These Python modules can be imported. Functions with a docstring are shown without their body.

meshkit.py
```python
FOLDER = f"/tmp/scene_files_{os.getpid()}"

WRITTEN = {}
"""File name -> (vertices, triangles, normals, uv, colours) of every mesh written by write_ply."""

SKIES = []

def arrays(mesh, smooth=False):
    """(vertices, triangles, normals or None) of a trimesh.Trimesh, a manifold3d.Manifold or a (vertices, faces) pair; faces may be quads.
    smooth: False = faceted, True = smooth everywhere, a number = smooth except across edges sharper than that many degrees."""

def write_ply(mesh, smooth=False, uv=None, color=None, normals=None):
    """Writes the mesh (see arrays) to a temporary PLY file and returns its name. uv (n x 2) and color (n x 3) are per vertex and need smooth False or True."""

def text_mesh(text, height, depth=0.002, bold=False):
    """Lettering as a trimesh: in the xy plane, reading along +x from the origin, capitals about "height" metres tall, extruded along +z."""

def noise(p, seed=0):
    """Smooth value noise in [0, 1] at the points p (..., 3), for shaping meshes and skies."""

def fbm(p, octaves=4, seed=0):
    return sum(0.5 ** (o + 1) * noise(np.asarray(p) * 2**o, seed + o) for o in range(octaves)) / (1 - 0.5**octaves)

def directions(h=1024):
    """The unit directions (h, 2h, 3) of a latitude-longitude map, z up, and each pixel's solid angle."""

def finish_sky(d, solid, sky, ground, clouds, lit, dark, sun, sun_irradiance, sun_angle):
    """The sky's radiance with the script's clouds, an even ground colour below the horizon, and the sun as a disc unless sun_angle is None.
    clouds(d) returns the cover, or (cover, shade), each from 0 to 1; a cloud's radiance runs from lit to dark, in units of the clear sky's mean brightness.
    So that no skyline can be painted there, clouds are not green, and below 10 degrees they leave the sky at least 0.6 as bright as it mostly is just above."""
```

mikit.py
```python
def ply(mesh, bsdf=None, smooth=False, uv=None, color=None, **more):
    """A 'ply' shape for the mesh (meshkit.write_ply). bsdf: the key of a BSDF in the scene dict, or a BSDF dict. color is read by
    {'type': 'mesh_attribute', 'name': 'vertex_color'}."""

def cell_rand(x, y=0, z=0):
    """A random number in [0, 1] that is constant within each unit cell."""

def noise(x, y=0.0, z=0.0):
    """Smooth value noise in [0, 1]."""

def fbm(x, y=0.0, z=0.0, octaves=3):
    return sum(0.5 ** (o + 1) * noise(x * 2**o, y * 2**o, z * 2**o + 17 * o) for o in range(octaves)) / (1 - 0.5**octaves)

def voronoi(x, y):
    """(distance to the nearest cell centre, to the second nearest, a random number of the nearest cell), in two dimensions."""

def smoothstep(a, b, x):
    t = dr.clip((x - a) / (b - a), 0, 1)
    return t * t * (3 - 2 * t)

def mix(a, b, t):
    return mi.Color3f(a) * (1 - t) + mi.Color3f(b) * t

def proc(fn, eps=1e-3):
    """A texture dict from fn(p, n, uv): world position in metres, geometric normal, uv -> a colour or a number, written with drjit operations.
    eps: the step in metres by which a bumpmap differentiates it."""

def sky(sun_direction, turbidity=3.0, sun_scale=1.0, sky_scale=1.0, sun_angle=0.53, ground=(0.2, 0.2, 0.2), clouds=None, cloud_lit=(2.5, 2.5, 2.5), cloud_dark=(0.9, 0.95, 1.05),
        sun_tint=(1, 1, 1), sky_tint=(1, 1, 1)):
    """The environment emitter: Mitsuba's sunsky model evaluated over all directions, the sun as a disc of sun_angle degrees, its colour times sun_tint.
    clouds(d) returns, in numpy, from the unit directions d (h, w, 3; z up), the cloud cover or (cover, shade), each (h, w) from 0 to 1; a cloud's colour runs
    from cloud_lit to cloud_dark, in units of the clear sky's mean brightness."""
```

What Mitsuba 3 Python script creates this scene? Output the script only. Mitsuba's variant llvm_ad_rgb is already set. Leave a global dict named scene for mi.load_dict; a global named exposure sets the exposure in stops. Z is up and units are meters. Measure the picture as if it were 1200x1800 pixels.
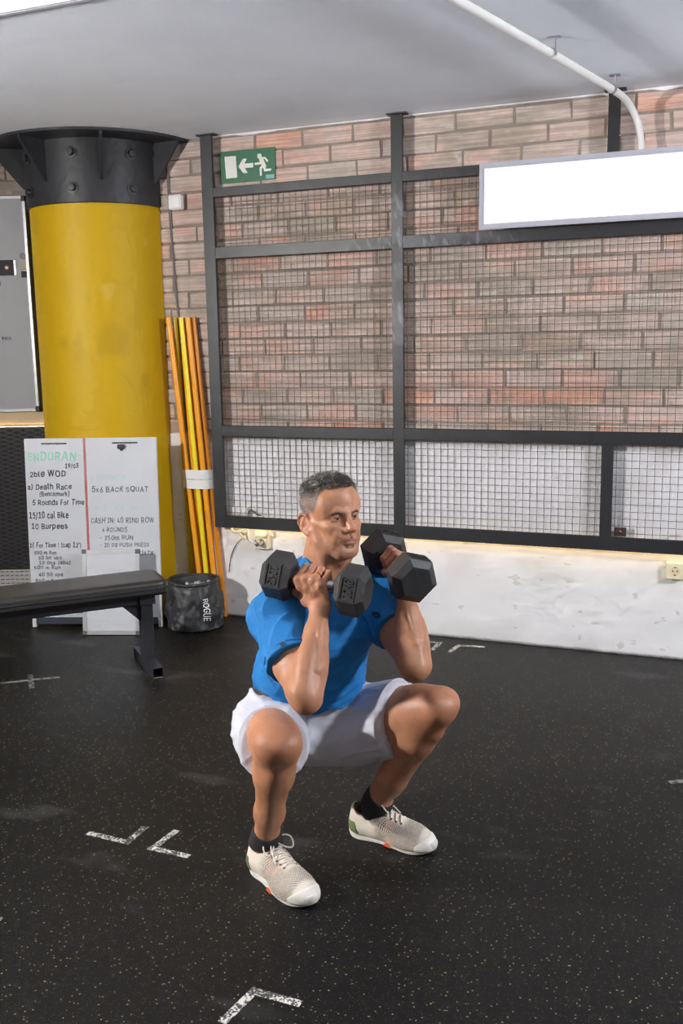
import math, random
import numpy as np, trimesh, drjit as dr, mitsuba as mi, mikit, meshkit
import shapely.geometry as sg
from shapely.ops import unary_union
from mikit import ply, proc, noise, fbm, voronoi, cell_rand, smoothstep, mix
import manifold3d as m3
T = mi.ScalarTransform4f
scene, labels = {}, {}
V = lambda *a: np.array(a, float)

# ---------------------------------------------------------------- camera, light, exposure
YAW, PITCH, ROLL, EYE, FPX = math.radians(22.07), math.radians(9.79), math.radians(-1.01), 1.463, 1695.9
_f = V(-math.sin(YAW)*math.cos(PITCH), math.cos(YAW)*math.cos(PITCH), -math.sin(PITCH))
_r = V(math.cos(YAW), math.sin(YAW), 0); _u = np.cross(_r, _f)
_up = -math.sin(ROLL)*_r + math.cos(ROLL)*_u
scene['camera'] = dict(type='perspective', fov=2*math.degrees(math.atan(600/FPX)), fov_axis='x', near_clip=0.05, far_clip=60.0,
    to_world=T().look_at(origin=[0, 0, EYE], target=list(V(0, 0, EYE)+_f), up=list(_up)))
exposure = 0.0
# studio flash heads: position, aim, colour*radiance, reflector radius
FLASHES = [((-3.65, .75, 1.9), (2.0, 2.8, 1.1), (1.0, .975, .94), 1900.0, .10),
           ((1.95, 2.6, 2.1), (-1.6, 2.9, .8), (.95, .985, 1.05), 390.0, .15),
           ((.75, .9, 1.62), (.35, 1.8, 3.6), (.95, .98, 1.04), 120.0, .16)]
LED_PANEL, LED_STRIP = 1.5, 9.0

# ---------------------------------------------------------------- materials
def rgb(r, g, b):
    """sRGB 0..255 -> linear"""
    return [((c/255)/12.92 if c <= 10 else ((c/255+.055)/1.055)**2.4) for c in (r, g, b)]
def mat(key, col, rough=.5, bump=None, bscale=.001, eps=1e-3, **kw):
    c = col if isinstance(col, dict) else {'type': 'rgb', 'value': list(map(float, col))}
    b = {'type': 'principled', 'base_color': c, 'roughness': rough, **kw}
    if bump: b = {'type': 'bumpmap', 'arbitrary': proc(bump, eps), 'scale': bscale, 'bsdf': b}
    scene[key] = {'type': 'twosided', 'bsdf': b}
    return key
C3 = lambda *a: mi.Color3f(*a)

def ceil_c(p, n, uv):
    return mix(rgb(212, 216, 226), rgb(202, 206, 216), smoothstep(.35, .7, fbm(p.x*1.3, p.y*1.3, 3.0, 4)))*1.0
mat('m_ceiling', proc(ceil_c), .7, lambda p, n, uv: fbm(p.x*9, p.y*30, 1., 3), .0025)
def plaster_c(p, n, uv):
    d = fbm(p.x*5, p.z*5, p.y*5, 4); s = smoothstep(.76, .84, fbm(p.x*16+7, p.z*36, 2.0, 3))
    c = mix(rgb(228, 227, 228), rgb(216, 214, 213), smoothstep(.4, .75, d))
    return mix(c, rgb(160, 152, 146), s*.4)
mat('m_plaster', proc(plaster_c), .75, lambda p, n, uv: fbm(p.x*22, p.z*30, p.y*20, 4), .006)
mat('m_wall', rgb(205, 203, 200), .8)
def brick_mat(key, base, red, amt):
    def f(p, n, uv):
        d = fbm(p.x*7, p.z*13, p.y*7+5, 4); g = fbm(p.x*40, p.z*60, p.y*40, 3)
        groove = smoothstep(.3, .7, noise(p.z*210.0, p.x*6.0, 4.0))
        c = mix(base, red, smoothstep(.5-amt*.3, .85-amt*.3, d))
        c = mix(c, rgb(148, 137, 124), smoothstep(.52, .68, fbm(p.x*4+31, p.z*7, 2.0, 4))*.75)
        c = c*(1.02+.36*g)*(.86+.24*groove)*(.90+.2*noise(p.x*5, p.z*95, 2.0))
        w = smoothstep(.74, .80, fbm(p.x*9+3, p.z*26, 8.0, 3))
        return mix(c, rgb(206, 194, 184), w*.5)
    mat(key, proc(f), .85, lambda p, n, uv: .6*fbm(p.x*70, p.z*70, p.y*70, 3)+.4*noise(p.z*180, p.x*5, 1.0), .004)
brick_mat('m_brick_a', rgb(178, 158, 149), rgb(184, 150, 137), .45)
brick_mat('m_brick_b', rgb(174, 157, 148), rgb(178, 154, 143), .3)
brick_mat('m_brick_c', rgb(169, 156, 146), rgb(174, 154, 144), .1)
brick_mat('m_brick_d', rgb(179, 156, 146), rgb(186, 142, 124), .6)
def mortar_c(p, n, uv):
    return mix(rgb(154, 143, 133), rgb(118, 108, 99), fbm(p.x*12, p.z*25, p.y*12, 4))
mat('m_mortar', proc(mortar_c), .9, lambda p, n, uv: fbm(p.x*60, p.z*60, p.y*60, 3), .01)
def floor_c(p, n, uv):
    c = mix(rgb(16, 16, 16), rgb(20, 19, 19), fbm(p.x*1.7, p.y*1.7, 1.0, 4))
    c = c*(.8+.4*noise(p.x*420, p.y*420, 1.0))
    d, _, w = voronoi(p.x*78, p.y*78)
    d = d+.16*(noise(p.x*420, p.y*420, 7.0)-.5)
    k = smoothstep(.82, .84, w)*smoothstep(.15+.35*(w-.82), .09, d)
    c = mix(c, mix(rgb(150, 132, 84), rgb(128, 121, 104), cell_rand(w*977.0)), k*.8)
    d2, _, w2 = voronoi(p.x*190+9, p.y*190)
    c = mix(c, rgb(96, 88, 68), smoothstep(.80, .84, w2)*smoothstep(.26, .14, d2)*.5)
    s = smoothstep(.66, .8, fbm(p.x*3+11, p.y*7, 5.0, 4))
    return mix(c, rgb(90, 90, 90), s*.18)
mat('m_floor', proc(floor_c), .46, lambda p, n, uv: fbm(p.x*260, p.y*260, 1.0, 3), .0016, specular=.22)
def tape_c(p, n, uv):
    a = fbm(p.x*260, p.y*260, 3.0, 2); b = fbm(p.x*35, p.y*35, 1.0, 3)
    return mix(rgb(200, 197, 190), rgb(62, 61, 60), smoothstep(.42, .62, a*.6+b*.45))
mat('m_tape', proc(tape_c), .7)
mat('m_tape_faint', proc(lambda p, n, uv: mix(rgb(132, 131, 129), rgb(60, 59, 58), smoothstep(.35, .62, fbm(p.x*60, p.y*60, 3.0, 4)))), .7)
def frame_c(p, n, uv):
    c = mix(rgb(31, 31, 33), rgb(40, 40, 43), fbm(p.x*6, p.z*6, p.y*6, 3))
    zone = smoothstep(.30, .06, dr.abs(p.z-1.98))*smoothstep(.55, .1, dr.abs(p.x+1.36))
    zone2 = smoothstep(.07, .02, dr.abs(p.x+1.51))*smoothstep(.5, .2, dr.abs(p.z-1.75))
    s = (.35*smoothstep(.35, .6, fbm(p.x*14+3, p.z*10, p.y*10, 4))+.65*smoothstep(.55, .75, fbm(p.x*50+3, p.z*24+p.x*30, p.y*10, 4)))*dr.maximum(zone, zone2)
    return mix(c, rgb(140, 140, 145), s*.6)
mat('m_frame', proc(frame_c), .42)
mat('m_wire', rgb(78, 66, 56), .5, metallic=.4)
def yellow_c(p, n, uv):
    c = mix(rgb(204, 166, 8), rgb(196, 156, 10), fbm(p.x*2.5, p.z*2.5, p.y*2.5, 4))
    s = smoothstep(.60, .76, fbm(p.x*5+2, p.z*4, p.y*5, 4))*smoothstep(1.9, 1.4, p.z)
    return mix(mix(c, rgb(160, 128, 30), s*.35), rgb(226, 204, 130), smoothstep(.74, .82, fbm(p.x*9+9, p.z*9, p.y*9, 3))*.15)
mat('m_yellow', proc(yellow_c), .5, lambda p, n, uv: fbm(p.x*55, p.z*55, p.y*55, 3), .0025, specular=.3)
mat('m_black_steel', proc(lambda p, n, uv: mix(rgb(34, 34, 37), rgb(50, 50, 54), fbm(p.x*9, p.z*9, p.y*9, 4))), .45, lambda p, n, uv: fbm(p.x*40, p.z*40, p.y*40, 3), .002)
mat('m_sign_green', rgb(22, 94, 62), .45); mat('m_sign_white', rgb(216, 216, 205), .5); mat('m_sign_pale', rgb(120, 170, 170), .5)
mat('m_white_plastic', rgb(228, 227, 224), .4); mat('m_cream', rgb(232, 222, 190), .35); mat('m_conduit', rgb(214, 213, 210), .45)
mat('m_alu', rgb(198, 198, 200), .35, metallic=.6); mat('m_dark_plastic', rgb(40, 40, 42), .45); mat('m_grey_plastic', rgb(92, 92, 94), .5)
mat('m_steel', rgb(190, 190, 192), .3, metallic=1.0)
mat('m_panel_frame', rgb(168, 168, 178), .5)
mat('m_board', proc(lambda p, n, uv: mix(rgb(214, 215, 219), rgb(196, 198, 204), fbm(p.x*3, p.z*3, p.y*3, 4))), .3, specular=.5)
mat('m_wallboard', proc(lambda p, n, uv: mix(rgb(200, 202, 206), rgb(188, 190, 196), fbm(p.x*3, p.z*3, p.y*3, 4))), .5, specular=.4)
mat('m_ink', rgb(42, 42, 46), .6); mat('m_ink_grey', rgb(104, 106, 112), .6); mat('m_ink_green', rgb(142, 206, 178), .6); mat('m_ink_pale', rgb(182, 204, 204), .6)
mat('m_red_tape', proc(lambda p, n, uv: mix(rgb(150, 60, 58), rgb(190, 120, 116), fbm(p.x*30, p.z*12, 1.0, 3))), .5)
mat('m_navy', rgb(46, 54, 66), .5)
mat('m_dark_panel', rgb(44, 43, 44), .7); mat('m_mesh_black', rgb(66, 65, 66), .5)
mat('m_batten', rgb(226, 206, 170), .6)
def leather_c(p, n, uv): return mix(rgb(33, 31, 30), rgb(46, 43, 41), fbm(p.x*7, p.y*7, p.z*7, 4))
mat('m_leather', proc(leather_c), .36, lambda p, n, uv: fbm(p.x*90, p.y*90, p.z*90, 2), .0012)
mat('m_bench_metal', proc(lambda p, n, uv: mix(rgb(32, 32, 37), rgb(44, 44, 49), fbm(p.x*20, p.y*20, p.z*20, 3))), .45)
mat('m_rust', rgb(60, 36, 28), .8); mat('m_scuffed_edge', rgb(150, 136, 130), .6)
mat('m_stick_orange', rgb(238, 158, 30), .25, clearcoat=.5); mat('m_stick_yellow', rgb(236, 214, 34), .25, clearcoat=.5); mat('m_stick_amber', rgb(206, 130, 26), .25, clearcoat=.5); mat('m_stick_olive', rgb(182, 160, 28), .3)
def fabric_black_c(p, n, uv):
    c = mix(rgb(34, 34, 36), rgb(50, 50, 52), fbm(p.x*12, p.y*12, p.z*12, 4))
    return mix(c, rgb(150, 150, 150), smoothstep(.60, .78, fbm(p.x*20+4, p.y*20, p.z*14, 4))*.45)
mat('m_bucket', proc(fabric_black_c), .55, lambda p, n, uv: fbm(p.x*50, p.y*50, p.z*50, 3), .003)
mat('m_chalk', proc(lambda p, n, uv: mix(rgb(120, 122, 126), rgb(236, 236, 238), smoothstep(.4, .7, fbm(p.x*30, p.y*30, p.z*30, 3)))), .9)
mat('m_print_white', rgb(232, 232, 232), .5); mat('m_badge', rgb(226, 196, 196), .5)
mat('m_flash_body', rgb(40, 40, 42), .5)

# ---------------------------------------------------------------- helpers
def numbered(k):
    if k not in scene and not any(x.startswith(k+'__') for x in scene) and k not in USED: USED.add(k); return k
    i = 1
    while f'{k}_{i:03d}' in USED or f'{k}_{i:03d}' in scene: i += 1
    USED.add(f'{k}_{i:03d}'); return f'{k}_{i:03d}'
USED = set()
def thing(name, label=None, cat=None, group=None, kind=None):
    k = numbered(name); d = {}
    if label: d['label'] = label
    if cat: d['category'] = cat
    if group: d['group'] = group
    if kind: d['kind'] = kind
    labels[k] = d
    return k
def put(key, mesh, m, smooth=False, **kw):
    scene[key] = ply(mesh, m, smooth, **kw); USED.add(key); return key
def part(parent, name, mesh, m, smooth=False, label=None, kind=None, **kw):
    k = numbered(parent+'__'+name); scene[k] = ply(mesh, m, smooth, **kw)
    if label or kind: labels[k] = {**({'label': label} if label else {}), **({'kind': kind} if kind else {})}
    return k
def structure(name, mesh, m, smooth=False): labels[name] = {'kind': 'structure'}; return put(name, mesh, m, smooth)
cat = trimesh.util.concatenate
def hull(pts): return trimesh.convex.convex_hull(np.asarray(pts, float))
def bx(a, b, bev=.0):
    a, b = np.minimum(a, b).astype(float), np.maximum(a, b).astype(float)
    if bev <= 0: return trimesh.creation.box(bounds=[a, b])
    pts = []
    for s in np.ndindex(2, 2, 2):
        c = np.where(s, b, a); g = np.where(s, -1, 1)*bev
        for k in range(3):
            q = c+g; q[k] = c[k]; pts.append(q)
    return hull(pts)
def frame_of(d, up=(0, 0, 1)):
    d = np.asarray(d, float)/np.linalg.norm(d); x = np.cross(up, d)
    if np.linalg.norm(x) < 1e-6: x = np.cross((1, 0, 0), d)
    x /= np.linalg.norm(x); return x, np.cross(d, x), d
def place(mesh, o, X, Y, Z):
    M = np.eye(4); M[:3, 0], M[:3, 1], M[:3, 2], M[:3, 3] = X, Y, Z, o
    m = mesh.copy(); m.apply_transform(M); return m
def tube(pts, r, n=10, cap=True):
    pts = np.asarray(pts, float); N = len(pts); r = np.broadcast_to(r, N)
    t = np.gradient(pts, axis=0); t /= np.linalg.norm(t, axis=1, keepdims=True)
    x, y, _ = frame_of(t[0], (0, 0, 1) if abs(t[0][2]) < .9 else (0, 1, 0))
    a = np.arange(n)*2*np.pi/n; vs = []
    for i in range(N):
        x = x-t[i]*(x@t[i]); x /= np.linalg.norm(x); y = np.cross(t[i], x)
        vs.append(pts[i]+r[i]*(np.cos(a)[:, None]*x+np.sin(a)[:, None]*y))
    v = np.vstack(vs); f = []
    for i in range(N-1):
        for j in range(n):
            k = (j+1) % n; A, B, Cc, Dd = i*n+j, i*n+k, (i+1)*n+k, (i+1)*n+j
            f += [[A, B, Cc], [A, Cc, Dd]]
    if cap:
        v = np.vstack([v, pts[0], pts[-1]])
        for j in range(n):
            k = (j+1) % n; f += [[N*n, k, j], [N*n+1, (N-1)*n+j, (N-1)*n+k]]
    return trimesh.Trimesh(v, f, process=False)
def spline(pts, n=40):
    from scipy.interpolate import CubicSpline
    pts = np.asarray(pts, float); t = np.r_[0, np.cumsum(np.linalg.norm(np.diff(pts, axis=0), axis=1))]
    return CubicSpline(t, pts)(np.linspace(0, t[-1], n))
def rev(profile, n=64):
    return trimesh.creation.revolve(np.asarray(profile, float), sections=n)
def extrude(poly, h):
    gs = getattr(poly, 'geoms', [poly]); return cat([trimesh.creation.extrude_polygon(g, h, engine='earcut') for g in gs if g.area > 0])
def handwriting(txt, h, seed=0, depth=.0006, wob=.10, wide=1.0, bold=False):
    rs = np.random.RandomState(seed); x = 0; out = []
    for ch in txt:
        if ch == ' ': x += h*.5*wide; continue
        m = meshkit.text_mesh(ch, h, depth, bold); w = m.bounds[1][0]
        M = np.eye(4); s = 1+rs.uniform(-.1, .1); a = rs.uniform(-wob, wob)
        M[0, 0] = s*wide; M[0, 1] = rs.uniform(-.05, .16); M[1, 0] = math.sin(a)*.6; M[1, 1] = s*(1+rs.uniform(-.08, .08)); M[0, 3] = x; M[1, 3] = rs.uniform(-.06, .06)*h
        m.apply_transform(M); out.append(m); x += w*s*wide+h*.10
    return cat(out), x

# ---------------------------------------------------------------- room shell
WY, CZ = 4.559, 2.523          # inner face of the back wall, ceiling height
LW0, LWD, LWN = V(-4.04, 4.614, 0), V(.9267, .3757, 0), V(.3757, -.9267, 0)   # left wall: point, direction, normal
rs = np.random.RandomState(5)
structure('floor', bx((-6.5, -4.2, -.05), (3.6, 5.6, 0)), 'm_floor')
structure('ceiling', bx((-6.5, -4.2, CZ), (3.6, 5.6, CZ+.1)), 'm_ceiling')
structure('wall_back', bx((-3.25, WY+.005, 0), (3.5, WY+.3, CZ)), 'm_mortar')
structure('wall_right', bx((3.4, -4.1, 0), (3.5, WY+.3, CZ)), 'm_wall')
structure('wall_front', bx((-6.4, -4.1, 0), (3.4, -4.0, CZ)), 'm_wall')
structure('wall_side', bx((-6.4, -4.0, 0), (-6.3, 4.4, CZ)), 'm_wall')
def wl(s, z, o=0.0): return LW0+LWD*s+LWN*o+V(0, 0, z)
def wl_box(s0, s1, z0, z1, o0, o1, bev=0.0): return place(bx((s0, z0, o0), (s1, z1, o1), bev), LW0, LWD, V(0, 0, 1), LWN)
structure('wall_left', wl_box(-2.45, .85, 0, CZ, -.2, -.012), 'm_mortar')
# bricks: every brick of the visible wall is a piece
BR = ['m_brick_a', 'm_brick_b', 'm_brick_c', 'm_brick_d']
def brick_mesh(l, h, seed, d=.02):
    r_ = np.random.RandomState(seed); b = .0035; pts = []
    for sx in (0, 1):
        for sz in (0, 1):
            jx, jz = r_.uniform(-.003, .003, 2)
            x, z = sx*l+jx, sz*h+jz; gx, gz = (1-2*sx)*b, (1-2*sz)*b
            pts += [(x, 0, z), (x, d-b, z), (x+gx, d+r_.uniform(-.001, .001), z+gz)]
    m = hull(pts); return m
def wall_bricks(parent, O, DX, DN, x0, x1, z0, z1, seed):
    r_ = np.random.RandomState(seed); h, g, L = .0740, .0100, .262; row = 0; z = z0
    while z < z1-.02:
        hh = min(h, z1-z); x = x0-(L*.5 if row % 2 else 0)-r_.uniform(0, .06)
        while x < x1:
            l = L-.012+r_.uniform(-.012, .012); a, b = max(x, x0), min(x+l, x1)
            if b-a > .03:
                m = brick_mesh(b-a, hh, r_.randint(1 << 30))
                o = r_.uniform(-.0035, .0015)
                m = place(m, O+DX*a+V(0, 0, z)+DN*(-.018+o), DX, DN, V(0, 0, 1))
                part(parent, 'brick', m, BR[r_.choice(4, p=[.38, .32, .22, .08])])
            x += l+.012
        z += h+g; row += 1
wall_bricks('wall_back', V(0, WY, 0), V(1, 0, 0), V(0, -1, 0), -2.9, .56, 1.005, CZ-.002, 11)
wall_bricks('wall_left', LW0, LWD, LWN, -1.6, .55, 2.35, CZ-.002, 12)
# white painted dado under the bricks, hand-trowelled
def grid_slab(x0, x1, z0, z1, y, nx, nz, amp, seed, edge=0):
    X, Z = np.meshgrid(np.linspace(x0, x1, nx), np.linspace(z0, z1, nz))
    P_ = np.stack([X, 0*X, Z], -1); d = (meshkit.fbm(P_*V(6, 1, 9), 4, seed)-.5)*amp
    if edge:
        e = (meshkit.fbm(P_*V(30, 1, 1), 3, seed+5)-.5)*edge
        Z = Z+e*(Z == z1)
    v = np.vstack([np.stack([X, y-d, Z], -1).reshape(-1, 3), np.stack([X, 0*X+y+.03, Z], -1).reshape(-1, 3)])
    i = np.arange(nx*nz).reshape(nz, nx); n = nx*nz
    q = lambda a, b, c, d_: np.vstack([np.stack([a, b, c], 1), np.stack([a, c, d_], 1)])
    A, B, Cc, D_ = i[:-1, :-1].ravel(), i[:-1, 1:].ravel(), i[1:, 1:].ravel(), i[1:, :-1].ravel()
    f = [q(A, B, Cc, D_)]
    top, bot = i[-1], i[0]
    f.append(q(top[:-1], top[1:], top[1:]+n, top[:-1]+n)); f.append(q(bot[1:], bot[:-1], bot[:-1]+n, bot[1:]+n))
    return trimesh.Trimesh(v, np.vstack(f), process=False)
part('wall_back', 'dado', grid_slab(-3.2, 3.4, 0, 1.005, WY-.004, 330, 60, .010, 3, .012), 'm_plaster', True, label='white painted trowelled plaster below the bricks')
part('wall_left', 'baseboard_vent', wl_box(-.9, .5, .02, .142, -.012, .012, .002), 'm_white_plastic', label='white slotted vent strip along the wall foot')
slots = [wl_box(-.9+.030*i, -.9+.030*i+.022, .055+.024*j, .055+.024*j+.005, .0121, .0128) for i in range(46) for j in range(4)]
part('wall_left', 'vent_slot', cat(slots), 'm_grey_plastic', kind='stuff')
# ragged white filler along the joint of ceiling and brick
e = np.linspace(-2.55, .3, 130); lo = .005+.022*np.maximum(0, meshkit.fbm(np.stack([e*9, e*0, e*0], 1), 3, 4)-.50)*1.6
v = np.vstack([np.stack([e, 0*e+WY-.012, 0*e+CZ], 1), np.stack([e, 0*e+WY-.008, CZ-lo], 1), np.stack([e, 0*e+WY+.01, CZ-lo], 1)]); n = len(e); a = np.arange(n-1)
f = np.vstack([np.stack([a, a+n, a+n+1], 1), np.stack([a, a+n+1, a+1], 1), np.stack([a+n, a+2*n, a+2*n+1], 1), np.stack([a+n, a+2*n+1, a+n+1], 1)])
structure('trim_1', trimesh.Trimesh(v, f, process=False), 'm_plaster')

# ---------------------------------------------------------------- lights
def flash_head(pos, aim, col, power, rad, label):
    k = thing('studio_flash', label, 'studio light')
    pos, aim = V(*pos), V(*aim); x, y, d = frame_of(aim-pos)
    M = lambda m: place(m, pos, x, y, d)
    refl = rev([(rad*.45, -.12), (rad, 0), (rad+.006, 0), (rad*.45+.006, -.124), (rad*.45, -.12)], 40)
    part(k, 'reflector', M(refl), 'm_alu', 30)
    part(k, 'body', M(bx((-.065, -.07, -.42), (.065, .07, -.125), .012)), 'm_flash_body')
    part(k, 'stand', tube([pos-d*.3+V(0, 0, -.07), V(pos[0]-d[0]*.3, pos[1]-d[1]*.3, .35)], .014), 'm_flash_body')
    b = V(pos[0]-d[0]*.3, pos[1]-d[1]*.3, 0)
    for i in range(3):
        a = i*2.094+.4; part(k, 'leg', tube([b+V(0, 0, .5), b+V(.42*math.cos(a), .42*math.sin(a), .012)], .011), 'm_flash_body')
    c = trimesh.creation.cylinder(rad*.93, .004, sections=40); c = M(c)
    kk = part(k, 'diffuser', c, 'm_white_plastic')
    scene[kk]['emitter'] = {'type': 'area', 'radiance': {'type': 'rgb', 'value': [power*q for q in col]}}
for a, l in zip(FLASHES, ('studio flash on a stand to the left behind the camera', 'studio flash on a stand to the right of the squatting man', 'studio flash on a stand right of the camera, pointed up at the ceiling')): flash_head(*a, l)
def led_panel(name, label, o, X, Y, L, W, rad, group=None, tint=(1, .965, .92)):
    """1.2 x 0.3 m LED panel: o = corner, X along L, Y along W, light leaves along X x Y"""
    k = thing(name, label, 'led panel', group); N = np.cross(X, Y); b = .024
    P_ = lambda m: place(m, o, X, Y, N)
    fr = sg.box(0, 0, L, W).difference(sg.box(b, b, L-b, W-b)); fr2 = sg.box(.004, .004, L-.004, W-.004).difference(sg.box(b-.007, b-.007, L-b+.007, W-b+.007))
    part(k, 'frame', P_(cat([extrude(fr, .010), extrude(fr2, .0125)])), 'm_panel_frame')
    part(k, 'back_plate', P_(bx((.003, .003, -.012), (L-.003, W-.003, -.0005))), 'm_white_plastic')
    kk = part(k, 'diffuser', P_(bx((b, b, 0), (L-b, W-b, .006))), 'm_white_plastic')
    scene[kk]['emitter'] = {'type': 'area', 'radiance': {'type': 'rgb', 'value': [rad*q for q in tint]}}
    return k
LP = led_panel('led_light', 'white framed oblong LED panel glowing on the mesh frame at the right', V(-1.099, 4.425, 1.966), V(1, 0, 0), V(0, 0.02, 1)/np.hypot(1, .02), 1.20, .287, .90, tint=(1, .948, .885))
for i in range(2): part(LP, 'bracket', bx((-.9+.75*i, 4.441, 2.205), (-.87+.75*i, 4.489, 2.240), .002), 'm_frame')
led_panel('ceiling_light', 'lit LED panel hung under the ceiling, its edge just in view at the top left', V(-2.45, 2.60, 2.50), V(1, 0, 0), V(0, -1, 0), 1.2, .3, LED_PANEL)

# ---------------------------------------------------------------- metal frame with wire mesh in front of the wall
FY = 4.489
fr = thing('wire_fence', 'tall anthracite steel frame with square wire mesh standing against the brick wall', 'fence')
PX = [(-2.557, -2.493), (-1.540, -1.484), (.47, .526)]
RZ = dict(a=(2.215, 2.261), b=(1.912, 1.970), c=(1.001, 1.058), d=(.510, .574))
BD = .020
for x0, x1 in PX: part(fr, 'post', bx((x0, FY, .510), (x1, FY+BD, CZ-.006), .002), 'm_frame')
part(fr, 'post', bx((-.553, FY, 2.255), (-.503, FY+BD, CZ-.006), .002), 'm_frame')
part(fr, 'post', bx((-.541, FY+.001, .57), (-.489, FY+BD, 1.003), .002), 'm_frame')
for z0, z1 in RZ.values():
    for (a, b) in ((-2.494, -1.539), (-1.485, .471)): part(fr, 'rail', bx((a, FY+.001, z0), (b, FY+BD, z1), .002), 'm_frame')
for x0, x1 in PX[:1]+PX[1:2]+[(-.553, -.503)]: part(fr, 'top_plate', bx((x0-.018, FY-.010, CZ-.007), (x1+.022, FY+.035, CZ), .001), 'm_frame')
def wire_mesh(x0, x1, z0, z1, y, s=.0335, r=.0013):
    ms = []
    for x in np.arange(x0+s*.4, x1, s): ms.append(tube([(x, y, z0-.01), (x, y, z1+.01)], r, 5, False))
    for z in np.arange(z0+s*.5, z1, s): ms.append(tube([(x0-.01, y-.003, z), (x1+.01, y-.003, z)], r, 5, False))
    return cat(ms)
for (a, b) in ((-2.493, -1.540), (-1.484, .47)):
    for (z0, z1) in ((1.970, 2.215), (1.058, 1.912)): part(fr, 'wire_panel', wire_mesh(a, b, z0, z1, FY+.0225), 'm_wire')
for (a, b) in ((-2.493, -1.540), (-1.484, -.541), (-.489, .47)): part(fr, 'wire_panel', wire_mesh(a, b, .574, 1.001, FY+.0225), 'm_wire')
an = part(fr, 'angle_bracket', bx((-.475, FY+.026, .575), (-.425, FY+.036, .615), .001), 'm_rust', label='small rusty angle bracket with a bolt')
part(an, 'bolt', place(trimesh.creation.icosphere(2, .007), V(-.45, FY+.025, .598), V(1, 0, 0), V(0, 1, 0), V(0, 0, 1)), 'm_steel', True)
part(fr, 'screw', place(trimesh.creation.icosphere(2, .006), V(-.500, FY-.001, 2.33), V(1, 0, 0), V(0, 1, 0), V(0, 0, 1)), 'm_steel', True)
ls = thing('led_strip', 'warm glowing LED strip hidden under the bottom rail of the mesh frame', 'led strip')
part(ls, 'channel', bx((-2.49, FY+.0205, .526), (.46, FY+.036, .532)), 'm_alu')
k = part(ls, 'diffuser', bx((-2.48, FY+.022, .519), (.45, FY+.034, .5262)), 'm_white_plastic')
scene[k]['emitter'] = {'type': 'area', 'radiance': {'type': 'rgb', 'value': [LED_STRIP*q for q in (1, .70, .30)]}}

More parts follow.
